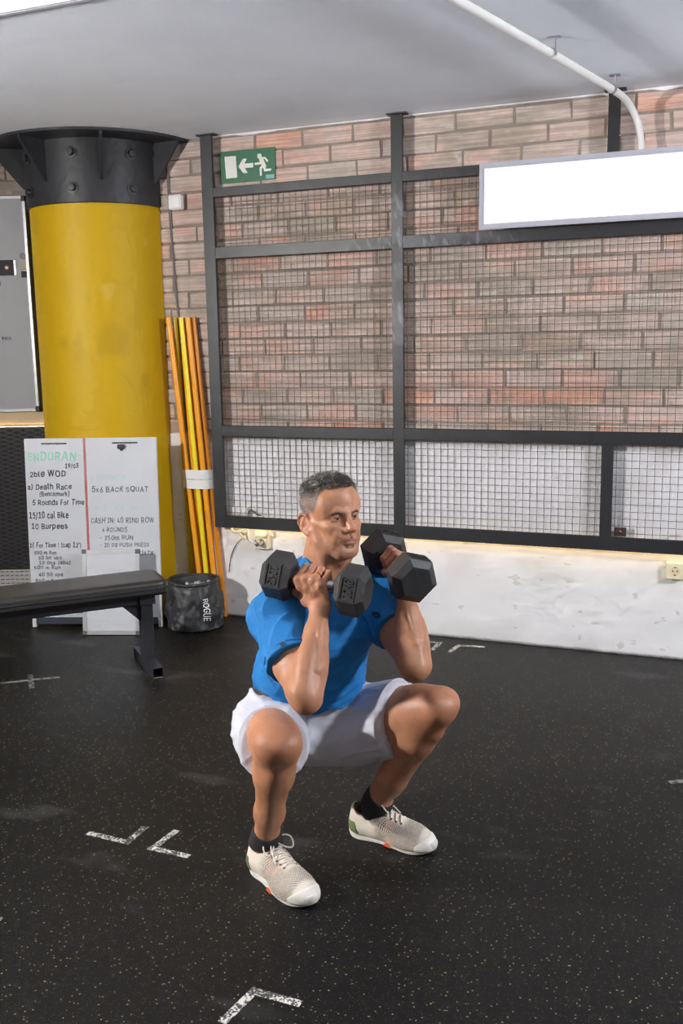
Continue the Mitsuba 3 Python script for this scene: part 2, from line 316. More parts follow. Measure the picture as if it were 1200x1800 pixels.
# ---------------------------------------------------------------- exit sign
S0 = V(-2.475, WY-.008, 2.287); SW, SH = .306, .155
ex = thing('exit_sign', 'green emergency exit sign with arrow and running figure on the bricks', 'exit sign')
part(ex, 'plate', bx(S0-V(0, .002, 0), S0+V(SW, .001, SH), .0006), 'm_sign_green')
def on_sign(poly): return place(extrude(poly, .0006), S0+V(0, -.0021, 0), V(1, 0, 0), V(0, 0, 1), V(0, -1, 0))
def spx(x, y): return (.306*(x-90)/940*.985+.003, .155*(1-(y-(185-.0955*(x-80)))/560))     # rectify crop pixels of the sign
part(ex, 'door_symbol', on_sign(sg.Polygon([spx(155, 268), spx(358, 250), spx(372, 632), spx(172, 652)])), 'm_sign_white')
part(ex, 'arrow', on_sign(sg.Polygon([spx(*q) for q in ((397, 437), (478, 303), (552, 295), (508, 385), (660, 372), (662, 450), (510, 465), (562, 548), (482, 555))])), 'm_sign_white')
ln = lambda pts, w: sg.LineString([spx(*q) for q in pts]).buffer(w, quad_segs=6)
man = unary_union([sg.Point(spx(772, 255)).buffer(.0125), ln([(800, 310), (835, 395), (848, 430)], .0115), ln([(785, 300), (865, 285), (905, 340)], .0045), ln([(700, 390), (785, 378), (800, 330)], .0055),
    ln([(835, 410), (785, 465), (788, 580)], .0055), ln([(848, 400), (858, 500), (952, 487)], .0058)])
part(ex, 'running_figure', on_sign(man), 'm_sign_white')
part(ex, 'maker_mark', on_sign(sg.Polygon([spx(*q) for q in ((872, 578), (1018, 565), (1020, 635), (874, 648))])), 'm_sign_pale')

# ---------------------------------------------------------------- yellow column with riveted black collar
CX, CY, CR = -3.2275, 4.565, .3722
CV = -V(CX, CY)/math.hypot(CX, CY); CA = math.atan2(CV[1], CV[0])
co = thing('column', 'thick round yellow column with a black bolted steel collar under the ceiling', 'column')
part(co, 'shaft', rev([(0, 0), (CR, 0), (CR, 2.21), (0, 2.21)], 128).apply_translation((CX, CY, 0)), 'm_yellow', 30)
cl = part(co, 'collar', rev([(CR-.01, 2.197), (CR+.010, 2.197), (CR+.012, 2.2), (CR+.012, CZ-.012), (CR-.01, CZ-.012), (CR-.01, 2.197)], 128).apply_translation((CX, CY, 0)), 'm_black_steel', 30)
part(co, 'top_flange', rev([(CR, CZ-.014), (.555, CZ-.014), (.557, CZ-.012), (.557, CZ), (CR, CZ)], 128).apply_translation((CX, CY, 0)), 'm_black_steel', 30)
def at_col(mesh, a, r=0.0): # local x = outward
    c, s = math.cos(a), math.sin(a); return place(mesh, V(CX+c*r, CY+s*r, 0), V(c, s, 0), V(-s, c, 0), V(0, 0, 1))
for i in range(8):
    a = CA+math.radians(2+45*i)
    if math.cos(a-math.radians(-90)) < -.3: continue
    g = extrude(sg.Polygon([(CR+.008, CZ-.215), (CR+.022, CZ-.215), (.548, CZ-.03), (.548, CZ-.013), (CR+.008, CZ-.013)]), .014)
    g.apply_transform(np.array([[1, 0, 0, 0], [0, 0, -1, .007], [0, 1, 0, 0], [0, 0, 0, 1.]]))
    part(cl, 'gusset', at_col(g, a), 'm_black_steel')
bolt = cat([rev([(0, .030), (.016, .029), (.018, .022), (.018, .008), (.030, .007), (.030, 0), (0, 0)], 20)])
for i in range(8):
    a = CA+math.radians(-20+45*i)
    if math.cos(a-math.radians(-90)) < -.3: continue
    for z in (2.27, 2.44):
        b = bolt.copy(); b.apply_transform(np.array([[0, 0, .85, 0], [0, 1, 0, 0], [-1, 0, 0, z], [0, 0, 0, 1.]]))
        part(cl, 'bolt', at_col(b, a, CR+.0105), 'm_black_steel', 40)
jb = thing('junction_box', 'small white junction box on the bricks right of the black collar', 'junction box')
part(jb, 'body', bx((-2.775, WY-.045, 2.175), (-2.70, WY-.004, 2.25), .006), 'm_white_plastic')
part(jb, 'lid', bx((-2.77, WY-.050, 2.18), (-2.705, WY-.044, 2.245), .003), 'm_white_plastic')
cb = thing('wall_cable', 'thin pale cable running down the bricks beside the yellow column', 'cable')
put(cb, tube(spline([(-2.79, WY-.010, 2.50), (-2.788, WY-.012, 2.3), (-2.786, WY-.012, 2.1), (-2.778, WY-.010, 1.9), (-2.772, WY-.010, 1.75), (-2.755, WY-.01, 1.55), (-2.75, WY-.008, 1.2), (-2.74, WY-.012, 1.02)], 40), .005, 6), 'm_grey_plastic', True)

# ---------------------------------------------------------------- ceiling conduit
cd = thing('conduit', 'pale grey pipe clipped under the ceiling and bending down behind the LED panel', 'conduit')
zc = CZ-.055
cpts = [(-1.0, 2.2, zc), (-.79, 3.1, zc), (-.66, 3.63, zc), (-.545, 4.12, zc), (-.497, 4.32, zc-.003), (-.460, 4.425, zc-.030), (-.430, 4.463, zc-.09), (-.412, 4.4695, zc-.18), (-.408, 4.4700, 2.05)]
part(cd, 'pipe', tube(spline(cpts, 90), .0145, 14), 'm_conduit', True)
for (x, y) in ((-.652, 3.66), (-.512, 4.26), (-.87, 2.75)):
    c = part(cd, 'clip', cat([place(rev([(.0148, -.009), (.0175, -.009), (.0175, .009), (.0148, .009), (.0148, -.009)], 24), V(x, y, zc), *frame_of(V(.22, .97, 0))), tube([(x+.012, y, zc+.012), (x+.012, y, CZ)], .004, 8), bx((x-.012, y-.008, CZ-.006), (x+.03, y+.008, CZ))]), 'm_steel', 30)

# ---------------------------------------------------------------- sockets, cables and the adapter on the frame
def socket(name_label, x, z):
    k = thing('wall_socket', name_label, 'socket'); s = .04
    part(k, 'box', bx((x-s, WY-.042, z-s), (x+s, WY-.006, z+s), .005), 'm_cream')
    ring = sg.Point(0, 0).buffer(.0235, quad_segs=10).difference(sg.Point(0, 0).buffer(.0205, quad_segs=10))
    part(k, 'rim', place(extrude(ring, .003), V(x, WY-.0415, z), V(1, 0, 0), V(0, 0, 1), V(0, -1, 0)), 'm_cream')
    part(k, 'well', place(extrude(sg.Point(0, 0).buffer(.0205, quad_segs=10), .0006), V(x, WY-.0417, z), V(1, 0, 0), V(0, 0, 1), V(0, -1, 0)), 'm_batten')
    for d in (-.0095, .0095): part(k, 'pin_hole', place(extrude(sg.Point(d, 0).buffer(.0032), .0006), V(x, WY-.0422, z), V(1, 0, 0), V(0, 0, 1), V(0, -1, 0)), 'm_dark_plastic')
    for d in (-.019, .019): part(k, 'earth_clip', place(extrude(sg.box(-.004, d-.003, .004, d+.003), .002), V(x, WY-.0422, z), V(1, 0, 0), V(0, 0, 1), V(0, -1, 0)), 'm_dark_plastic')
    return k
socket('cream wall socket at the far right under the mesh frame', -.205, .427)
socket('cream wall socket with a plug in it, left of the man', -2.297, .436)
pl = thing('power_plug', 'white plug with grey end pushed into the wall socket left of the man', 'plug')
part(pl, 'head', place(rev([(0, .05), (.013, .048), (.017, .03), (.019, 0), (0, 0)], 20), V(-2.297, WY-.044, .436), V(1, 0, 0), V(0, 0, 1), V(0, -1, 0)), 'm_steel', 40)
part(pl, 'cable', tube(spline([(-2.300, WY-.09, .437), (-2.33, WY-.10, .45), (-2.37, WY-.045, .485), (-2.385, WY-.024, .53), (-2.36, WY-.020, .565)], 24), .004, 8), 'm_white_plastic', True)
part(pl, 'cable', tube(spline([(-2.296, WY-.05, .47), (-2.25, WY-.05, .49), (-2.28, WY-.023, .53), (-2.33, WY-.023, .54), (-2.31, WY-.020, .565)], 30), .0075, 8), 'm_cream', True)
lc = thing('loose_cable', 'loose pale connector and thin wire hanging under the left end of the mesh frame', 'cable')
part(lc, 'connector', cat([tube(spline([(-2.475, WY-.03, .50), (-2.45, WY-.055, .486), (-2.415, WY-.05, .49), (-2.395, WY-.03, .505)], 16), .007, 8), tube(spline([(-2.42, WY-.05, .488), (-2.41, WY-.05, .465), (-2.40, WY-.04, .447)], 8), .006, 8)]), 'm_cream', True)
part(lc, 'wire', tube(spline([(-2.405, WY-.035, .45), (-2.44, WY-.02, .43), (-2.475, WY-.012, .39), (-2.50, WY-.012, .33), (-2.515, WY-.012, .25)], 24), .002, 6), 'm_dark_plastic', True)
ad = thing('power_adapter', 'pale adapter box lying behind the mesh on the bottom rail, left end', 'adapter')
part(ad, 'body', bx((-2.47, FY+.030, .575), (-2.375, FY+.040, .618), .005), 'm_white_plastic')
part(ad, 'lead', tube(spline([(-2.375, FY+.040, .59), (-2.345, FY+.040, .60), (-2.325, FY+.040, .585), (-2.30, FY+.040, .579)], 16), .003, 6), 'm_dark_plastic', True)

# ---------------------------------------------------------------- whiteboard and its lit batten on the left wall, dark mesh panel below
wb = thing('wall_whiteboard', 'large glossy whiteboard on the left wall beside the yellow column, cut by the picture edge', 'whiteboard')
WBZ0, WBZ1, WBS = 1.108, 2.342, .222
def wlm(poly, h, o): return place(extrude(poly, h), LW0+LWN*o, LWD, V(0, 0, 1), LWN)
part(wb, 'surface', wl_box(-1.55, WBS-.012, WBZ0+.012, WBZ1-.012, .004, .016), 'm_wallboard')
part(wb, 'rim', cat([wlm(sg.box(-1.57, WBZ0, WBS, WBZ1).difference(sg.box(-1.555, WBZ0+.016, WBS-.016, WBZ1-.016)), .022, .002)]), 'm_alu')
for z in (WBZ0, WBZ1-.03): part(wb, 'corner_cap', wl_box(WBS-.022, WBS+.002, z-.001, z+.031, .001, .0255, .003), 'm_dark_plastic')
part(wb, 'handwriting', place(handwriting('#KR.', .020, 3)[0], wl(.028, 1.528, .0162), LWD, V(0, 0, 1), LWN), 'm_ink')
ph = thing('photo_strip', 'dark laminated picture strip with orange stars on the wall whiteboard', 'picture')
part(ph, 'print', wl_box(-.16, .145, 1.898, 1.986, .0165, .018), 'm_ink')
def star(cx, cz, r): return sg.Polygon([(cx+r*(1 if i % 2 == 0 else .45)*math.sin(i*math.pi/5), cz+r*(1 if i % 2 == 0 else .45)*math.cos(i*math.pi/5)) for i in range(10)])
for s in (.09, .035): part(ph, 'star', wlm(star(s, 1.943, .016), .0006, .018), 'm_stick_orange')
part(ph, 'glossy_edge', wl_box(.131, .144, 1.90, 1.984, .018, .0184), 'm_alu')
m1 = thing('fridge_magnet', 'round brownish magnet, uppermost at the right edge of the wall whiteboard', 'magnet'); put(m1, wlm(sg.Point(.187, 2.006).buffer(.018, quad_segs=8), .005, .0162), 'm_magnet_round')
m2 = thing('fridge_magnet', 'square tan magnet between the round and the black magnet on the wall whiteboard', 'magnet'); put(m2, wl_box(.172, .207, 1.932, 1.966, .0162, .021, .002), 'm_batten')
m3_ = thing('fridge_magnet', 'black rectangular magnet, lowest of three at the right of the wall whiteboard', 'magnet'); put(m3_, wl_box(.172, .208, 1.886, 1.921, .0162, .021, .002), 'm_ink')
m4 = thing('fridge_magnet', 'small blue magnet under the dark picture strip on the wall whiteboard', 'magnet'); put(m4, wl_box(.028, .046, 1.843, 1.872, .0162, .021, .002), 'm_magnet_blue')
mat('m_magnet_round', rgb(140, 112, 108), .4); mat('m_magnet_blue', rgb(50, 56, 140), .4)
bt = thing('lit_batten', 'cream wooden batten lit by a warm LED strip under the wall whiteboard', 'batten')
part(bt, 'board', wl_box(-1.6, .56, 1.03, 1.104, -.011, .004), 'm_batten')
k = part(bt, 'led_strip', wl_box(-1.6, .56, 1.016, 1.020, .006, .014), 'm_white_plastic', label='warm glowing LED strip')
scene[k]['emitter'] = {'type': 'area', 'radiance': {'type': 'rgb', 'value': [LED_STRIP*q for q in (1, .70, .32)]}}
dp = thing('mesh_cladding', 'dark panel covered with black expanded metal mesh on the left wall', 'wall panel')
part(dp, 'backing', wl_box(-1.6, .56, .145, 1.014, -.011, .010), 'm_dark_panel')
ms = []
for i in range(-34, 76):          # diamond strands, up to the right and down to the right
    for sgn in (1, -1):
        pa = []
        for t in (0, 1):
            s0 = -.62+1.2*t; z = .145+.027*i+sgn*.33*1.2*t; pa.append((s0, z))
        (s0, za), (s1, zb) = pa
        seg = sg.LineString(pa).intersection(sg.box(-.62, .15, .56, 1.010))
        if seg.length > .02:
            (a0, b0), (a1, b1) = seg.coords[0], seg.coords[-1]
            q = sg.LineString([(a0, b0), (a1, b1)]).buffer(.0032, cap_style=2)
            ms.append(wlm(q, .004, .010 if sgn > 0 else .0115))
part(dp, 'expanded_mesh', cat(ms), 'm_mesh_black', kind='stuff')

# ---------------------------------------------------------------- leaning boards
def lean(o, d, up, n):
    return lambda m: place(m, o, d, up, n)
d = V(.9463, .3233, 0); up = np.array([-.0208, .0600, .998]); up = up-d*(up@d); up /= np.linalg.norm(up); n = np.cross(d, up)
EB = lean(V(-3.42, 4.004, 0), d, up, n); EW, EH = .705, 1.012
ez = thing('leaning_whiteboard', 'tall white board full of handwritten workouts leaning on the yellow column', 'whiteboard')
part(ez, 'panel', EB(bx((0, .045, -.018), (EW, EH, 0), .003)), 'm_board')
for x in (0, EW-.022):
    f = part(ez, 'foot', EB(bx((x, .004, -.022), (x+.022, .05, .003), .002)), 'm_white_plastic')
    part(f, 'rubber_tip', EB(bx((x+.003, 0, -.02), (x+.019, .006, 0))), 'm_dark_plastic')
part(ez, 'lower_bar', EB(bx((.022, .02, -.014), (EW-.022, .058, .004), .003)), 'm_navy', label='dark lower bar')
rt = part(ez, 'red_tape', EB(bx((.316, .30, 0), (.329, EH-.001, .0007))), 'm_red_tape', label='faded red tape line')
for x in (.093, .470): part(ez, 'slot', EB(bx((x, EH-.032, 0), (x+.135, EH-.024, .0008))), 'm_dark_plastic')
part(ez, 'clip', EB(cat([bx((.500, EH-.058, 0), (.540, EH-.036, .016), .005), bx((.512, EH-.068, .0), (.528, EH-.05, .012), .004)])), 'm_dark_plastic', label='black clip')
PXS = lambda x, y: ((x-228)/915*EW, EH-(y-40)/1345*1.02*1.0)      # crop pixels of the board (4 per px) to board metres
def write(txt, x, y, h, m, seed, w=None, wob=.1, bold=False):
    g, L = handwriting(txt, 1.0, seed, .0006/h*1.0 if 0 else .0006, wob, 1.0, bold)
    X, Y = PXS(x, y); W = (w/915*EW) if w else L*h
    g.apply_transform(np.diag([W/L, h, 1, 1])); g.apply_translation((X, Y, .0004)); return g
HP = 1.02/1345
lines = [('19/03', 503, 246, 30, 100), ('2ble WOD', 256, 305, 42, 256), ('a) Death Race', 238, 393, 38, 312), ('(Benchmark)', 316, 440, 30, 215), ('5 Rounds For Time', 265, 503, 36, 368),
    ('15/10 cal Bike', 238, 595, 44, 280), ('10 Burpees', 250, 670, 38, 260), ('b) For Time : (cap 12\')', 236, 800, 32, 360)]
for i, (t, x, y, h, w) in enumerate(lines): part(ez, 'handwriting', EB(write(t, x, y, h*HP, 0, 20+i, w, .1, True)), 'm_ink')
l2 = [('500 m Run', 262, 850, 24, 160), ('50 Sit ups', 288, 885, 24, 168), ('10 Dbs (abs)', 292, 920, 24, 225), ('500 m Run', 256, 955, 25, 190), ('40 Sit ups', 286, 1004, 25, 175), ('500 m Run', 262, 1050, 25, 170), ('30 Sit ups', 290, 1090, 25, 170), ('400 m Run', 262, 1150, 25, 170), ('10 Abs', 288, 1200, 25, 110), ('40 Abs : 10 Burpees', 262, 1268, 26, 325)]
for i, (t, x, y, h, w) in enumerate(l2): part(ez, 'handwriting', EB(write(t, x, y, h*HP, 0, 40+i, w, .1, True)), 'm_ink')
part(ez, 'handwriting', EB(cat([write('ENDURAN', 248, 192, 56*HP, 0, 60, 340, .06, True), write('-', 590, 180, 40*HP, 0, 61, 30)])), 'm_ink_green', label='pale green heading')
l3 = [('5x6 BACK SQUAT', 682, 415, 36, 395), ('CASH IN: 40 RING ROW', 668, 632, 36, 442), ('4 ROUNDS', 744, 694, 32, 178), ('- 250m RUN', 722, 750, 30, 240), ('- 20 DB PUSH PRESS', 724, 800, 28, 345), ('- 20 SQUATS', 850, 858, 28, 245)]
for i, (t, x, y, h, w) in enumerate(l3): part(ez, 'handwriting', EB(write(t, x, y, h*HP, 0, 70+i, w, .06, True)), 'm_ink_grey', label='grey handwriting')
for a_ in (('A) STRENGTH', 665, 330, 34*HP, 0, 80, 260), ('B. WOD - FOR TIME -', 655, 545, 36*HP, 0, 81, 385)): part(ez, 'handwriting', EB(write(*a_)), 'm_ink_pale', label='almost wiped pale green handwriting')
d = V(.9477, .3192, 0); up = np.array([-.048, .1535, .987]); up = up-d*(up@d); up /= np.linalg.norm(up); n = np.cross(d, up)
SB = lean(V(-3.078, 3.984, .002), d, up, n); sw, sh = .302, .442
sb = thing('small_whiteboard', 'small aluminium framed whiteboard leaning on the tall handwritten board', 'whiteboard')
part(sb, 'surface', SB(bx((.01, .01, -.006), (sw-.01, sh-.01, .004))), 'm_board')
part(sb, 'rim', SB(cat([extrude(sg.box(0, 0, sw, sh).difference(sg.box(.022, .022, sw-.022, sh-.022)), .013).apply_translation((0, 0, -.005))])), 'm_alu')
for x in (-.002, sw-.023):
    for y in (-.002, sh-.021): part(sb, 'corner_cap', SB(bx((x, y, -.007), (x+.025, y+.023, .0105), .003)), 'm_grey_plastic')
def sbw(t, x, y, h, seed, w):
    g, L = handwriting(t, 1.0, seed, .0006); g.apply_transform(np.diag([w/L, h, 1, 1])); g.apply_translation((x, y, .004)); return SB(g)
for a_ in (('row 10', .06, .125, .014, 5, .13), ('row', .035, .105, .014, 6, .05), ('20 ab', .04, .062, .016, 7, .10), ('sit', .05, .04, .014, 8, .05)): part(sb, 'handwriting', sbw(*a_), 'm_ink_pale')

# ---------------------------------------------------------------- sticks with white tape
st = []
SDEF = [('orange stick, leftmost of the taped bundle, leaning far to the left', 'm_stick_orange', 48, 147, 214, 4.500),
        ('bright yellow stick in the middle of the taped bundle', 'm_stick_yellow', 117, 203, 252, 4.500),
        ('orange stick right of the bright yellow one in the taped bundle', 'm_stick_orange', 152, 238, 290, 4.500),
        ('amber stick at the right rear of the taped bundle', 'm_stick_amber', 182, 247, 328, 4.531),
        ('orange stick half hidden behind the bright yellow one, seen to its left lower down', 'm_stick_orange', 118, 174, 228, 4.531),
        ('amber stick behind the orange one right of the yellow, hidden by it at the top', 'm_stick_amber', 150, 211, 278, 4.531),
        ('olive yellow stick behind the left orange one, its foot showing yellow at the left', 'm_stick_olive', 84, 138, 174, 4.531)]
def at_y(xp, yp, y): d_ = _f+CRX*((xp-600)/FPX)-_up*((yp-900)/FPX); return V(0, 0, EYE)+d_*(y/d_[1])
CRX = _r*math.cos(ROLL)+_u*math.sin(ROLL)
for lab, m, xa, xb, xc, yy in SDEF:
    k = thing('exercise_stick', lab, 'stick')
    top, lo_ = at_y(280+xa/3.05, 530+85/3.05, yy), at_y(280+xc/3.05, 530+1450/3.05, yy); bot = top+(lo_-top)*((top[2]-.002)/(top[2]-lo_[2]))
    part(k, 'tube', tube([top, (top+bot)/2, bot], .0146, 18), m, 40)
    st.append((top, bot))
tp = thing('tape_wrap', 'white tape wound around the bundle of coloured sticks', 'tape')
cs = []
for zz in (.712, .765, .818):
    pts = [t+(b-t)*((t[2]-zz)/(t[2]-b[2])) for t, b in st]
    cs.append((zz, sg.MultiPoint([(p[0], p[1]) for p in pts]).convex_hull.buffer(.0158, quad_segs=6)))
rings = []
for zz, pg in cs:
    L = pg.exterior; rings.append([(*L.interpolate(t, normalized=True).coords[0], zz) for t in np.linspace(0, 1, 49)[:-1]])
for g, (i, j) in enumerate(((0, 1), (1, 2))):
    A, B = np.array(rings[i]), np.array(rings[j]); ca, cbb = A.mean(0), B.mean(0)
    s = int(np.argmin(np.linalg.norm(B[:, :2]-A[0, :2], axis=1))); B = np.roll(B, -s, axis=0); A[:, 2] += .001; B[:, 2] -= .001
    off = .0015*g
    A[:, :2] += (A-ca)[:, :2]/np.linalg.norm((A-ca)[:, :2], axis=1, keepdims=True)*off; B[:, :2] += (B-cbb)[:, :2]/np.linalg.norm((B-cbb)[:, :2], axis=1, keepdims=True)*off
    nn = len(A); vv = np.vstack([A, B]); ii = np.arange(nn); jj = (ii+1) % nn
    ff = np.vstack([np.stack([ii, jj, jj+nn], 1), np.stack([ii, jj+nn, ii+nn], 1)])
    part(tp, 'winding', trimesh.Trimesh(vv, ff, process=False), 'm_white_plastic', True)

# ---------------------------------------------------------------- chalk bucket
bk = thing('chalk_bucket', 'black collapsible fabric bucket with white lettering and chalk in it, before the sticks', 'bucket')
BC, BC2 = V(-2.608, 4.330, 0), V(-2.620, 4.345, .243)
nA, nZ = 96, 40; A = np.linspace(0, 2*np.pi, nA, endpoint=False); rows = []
for i in range(nZ):
    t = i/(nZ-1); c = BC+(BC2-BC)*t; r = .150-.026*t**.8+.008*math.sin(t*3.1)
    w = 1-abs(2*t-1)**2
    P_ = np.stack([np.cos(A)*2.2, np.sin(A)*2.2, 0*A+t*2.2], 1)
    dd = (meshkit.fbm(P_, 3, 6)-.5)*.075*w+(meshkit.fbm(P_*V(2, 2, 1.5)+5, 2, 9)-.5)*.030*w
    rows.append(np.stack([c[0]+(r+dd)*np.cos(A), c[1]+(r+dd)*np.sin(A), 0*A+.004+c[2]], 1))
inner = [np.stack([BC2[0]+q*np.cos(A), BC2[1]+q*np.sin(A), 0*A+z], 1) for q, z in ((.128, .243), (.120, .240), (.116, .20), (.112, .10), (.11, .03))]
rows = [np.repeat([BC+V(0, 0, .003)], nA, 0)]+rows+inner+[np.repeat([BC2*V(1, 1, 0)+V(0, 0, .03)], nA, 0)]
v = np.vstack(rows); f = []
for i in range(len(rows)-1):
    a = i*nA+np.arange(nA); b = i*nA+(np.arange(nA)+1) % nA
    f += [np.stack([a, b, b+nA], 1), np.stack([a, b+nA, a+nA], 1)]
part(bk, 'body', trimesh.Trimesh(v, np.vstack(f), process=False), 'm_bucket', True)
rim = [(BC2[0]+.129*math.cos(a), BC2[1]+.129*math.sin(a), .247+.004*math.sin(2*a+1)) for a in np.linspace(0, 2*np.pi, 73)]
part(bk, 'rim', tube(rim, .0085, 10, False), 'm_bucket', True)
part(bk, 'chalk', cat([trimesh.creation.icosphere(1, rs.uniform(.006, .016)).apply_translation((BC2[0]+rs.uniform(-.07, .07), BC2[1]+rs.uniform(.0, .09), .19+rs.uniform(-.01, .03))) for _ in range(26)]), 'm_chalk', 40, kind='stuff')
la = math.atan2(-BC[1], -BC[0])+math.radians(22)
def bucket_patch(w0, w1, z0, z1, off, nseg=10, nz=14):
    vs = []
    for z in np.linspace(z0, z1, nz):
        t = np.clip(z/.243, 0, 1); i = int(round(t*(nZ-1))); row = rows[1+i]; c = BC+(BC2-BC)*t
        for w in np.linspace(w0, w1, nseg):
            a = la+w/.145; u = (a % (2*np.pi))/(2*np.pi)*nA; k0 = int(u) % nA; k1 = (k0+1) % nA
            p = row[k0]*(1-u % 1)+row[k1]*(u % 1); rad = p[:2]-c[:2]; p = p.copy(); p[:2] += rad/np.linalg.norm(rad)*off; p[2] = z+.004
            vs.append(p)
    f = []
    for a in range(nz-1):
        for b in range(nseg-1): q = a*nseg+b; f += [[q, q+1, q+nseg+1], [q, q+nseg+1, q+nseg]]
    return np.array(vs), np.array(f)
v, f = bucket_patch(-.032, .030, .012, .225, .002)
part(bk, 'label_strip', trimesh.Trimesh(v, f, process=False), 'm_dark_plastic', True)
tm = meshkit.text_mesh('ROGUE', .030, .001, True); tm = trimesh.Trimesh(*trimesh.remesh.subdivide_to_size(tm.vertices, tm.faces, .012)[:2])
L = tm.bounds[1][0]; tv = np.array(tm.vertices); tv[:, 0] *= .118/L
zt, wt = .172-tv[:, 0], -.013+tv[:, 1]       # reads downwards
out = []
for z, w, dz in zip(zt, wt, tv[:, 2]):
    t = np.clip(z/.243, 0, 1); i0 = t*(nZ-1); i = int(i0); fr_ = i0-i; c = BC+(BC2-BC)*t; a = la+w/.145; u = (a % (2*np.pi))/(2*np.pi)*nA; k0 = int(u) % nA; k1 = (k0+1) % nA
    rw = rows[1+i]*(1-fr_)+rows[min(2+i, nZ)]*fr_
    p = rw[k0]*(1-u % 1)+rw[k1]*(u % 1); rad = p[:2]-c[:2]; rad /= np.linalg.norm(rad); out.append((*(p[:2]+rad*(.0045+dz)), z+.004))
part(bk, 'lettering', trimesh.Trimesh(out, tm.faces, process=False), 'm_print_white', label='white lettering down the front')

# ---------------------------------------------------------------- flat bench
bn = thing('flat_bench', 'black padded flat bench on steel legs at the left edge', 'bench')
FD = V(-.735, .678, 0); LD = V(-.678, -.735, 0)     # across, along the bench (towards the left front)
BO = V(-2.407, 3.716, 0)                            # middle of the pad's right end
BN = lambda m: place(m, BO, LD, FD*-1, V(0, 0, 1))
def pad(L, W, z0, z1, r):
    pts = []
    for (x, y, rr) in ((r, -W/2+r, r), (r, W/2-r, r), (L-r, -W/2+r, r), (L-r, W/2-r, r)):
        for z, q in ((z0, rr*.75), (z0+.012, rr), (z1-.022, rr), (z1-.010, rr-.006), (z1-.003, rr-.014), (z1, rr-.03)):
            for a in np.linspace(0, 2*np.pi, 24, endpoint=False): pts.append((x+q*math.cos(a), y+q*math.sin(a), z))
    return hull(pts)
part(bn, 'pad', BN(pad(1.25, .265, .372, .442, .04)), 'm_leather', 30)
part(bn, 'piping', BN(tube([(x, y, .405) for x, y in sg.box(.04, -.0925, 1.21, .0925).buffer(.0415, quad_segs=8).exterior.coords], .0035, 6, False)), 'm_leather', True)
part(bn, 'beam', BN(bx((.07, -.03, .312), (1.18, .03, .371), .003)), 'm_bench_metal')
for x in (.085, 1.165):
    lg = part(bn, 'leg', BN(bx((x-.028, -.028, .05), (x+.028, .028, .314), .003)), 'm_bench_metal')
    tb = sg.box(-.025, .002, .025, .052).difference(sg.box(-.0215, .0055, .0215, .0485))
    m = extrude(tb, .36); m = place(m, V(x, .14 if 0 else -.18, 0), V(1, 0, 0), V(0, 0, 1), V(0, 1, 0)) if 0 else place(m, V(x, .18, 0), V(1, 0, 0), V(0, 0, 1), V(0, -1, 0))
    ft = part(bn, 'foot', BN(m), 'm_bench_metal')
    part(ft, 'worn_edge', BN(bx((x-.0215, .176, .0056), (x+.0215, .1803, .0075))), 'm_scuffed_edge')
    s = 1 if x < .5 else -1
    g = place(extrude(sg.Polygon([(0, 0), (s*.085, 0), (0, -.085)]), .006), V(x+s*.027, .003, .313), V(1, 0, 0), V(0, 0, 1), V(0, -1, 0))
    part(bn, 'gusset', BN(g), 'm_bench_metal')
    part(bn, 'pad_plate', BN(bx((x-.035, -.05, .314), (x+.035, .05, .3725))), 'm_bench_metal')

# ---------------------------------------------------------------- tape marks on the floor
def mark(label, segs, m='m_tape'):
    k = thing('floor_mark', label, 'floor mark'); w = .0115
    pg = unary_union([sg.LineString([(x, y) for x, y in s]).buffer(w, cap_style=3 if 0 else 2, join_style=2) for s in segs])
    put(k, extrude(pg, .0006).apply_translation((0, 0, .0001)), m)
mark('white taped corner mark left of the man, the farther of a facing pair', [[(-1.775, 2.256), (-1.628, 2.250), (-1.628, 2.352)]])
mark('white taped corner mark left of the man, the one nearer his foot', [[(-1.524, 2.365), (-1.535, 2.245), (-1.408, 2.243)]])
mark('white taped corner mark nearest the camera at the bottom of the picture', [[(-.976, 1.655), (-.958, 1.774), (-.838, 1.772)]])
mark('white taped corner mark at the wall right of the raised elbow', [[(-1.206, 4.318), (-1.190, 4.442), (-1.063, 4.455)]])
mark('white taped corner mark at the wall half hidden behind the elbow', [[(-1.294, 4.328), (-1.290, 4.450), (-1.42, 4.446)]])
mark('faded cross of tape on the floor under the bench', [[(-2.985, 3.245), (-2.775, 3.405)], [(-2.926, 3.385), (-2.80, 3.245)]], 'm_tape_faint')
mark('faded tape mark at the right edge of the picture', [[(-.135, 3.215), (-.02, 3.29)]], 'm_tape_faint')
mark('tape mark just in view at the left edge of the picture', [[(-1.76, 1.785), (-1.706, 1.792)]])

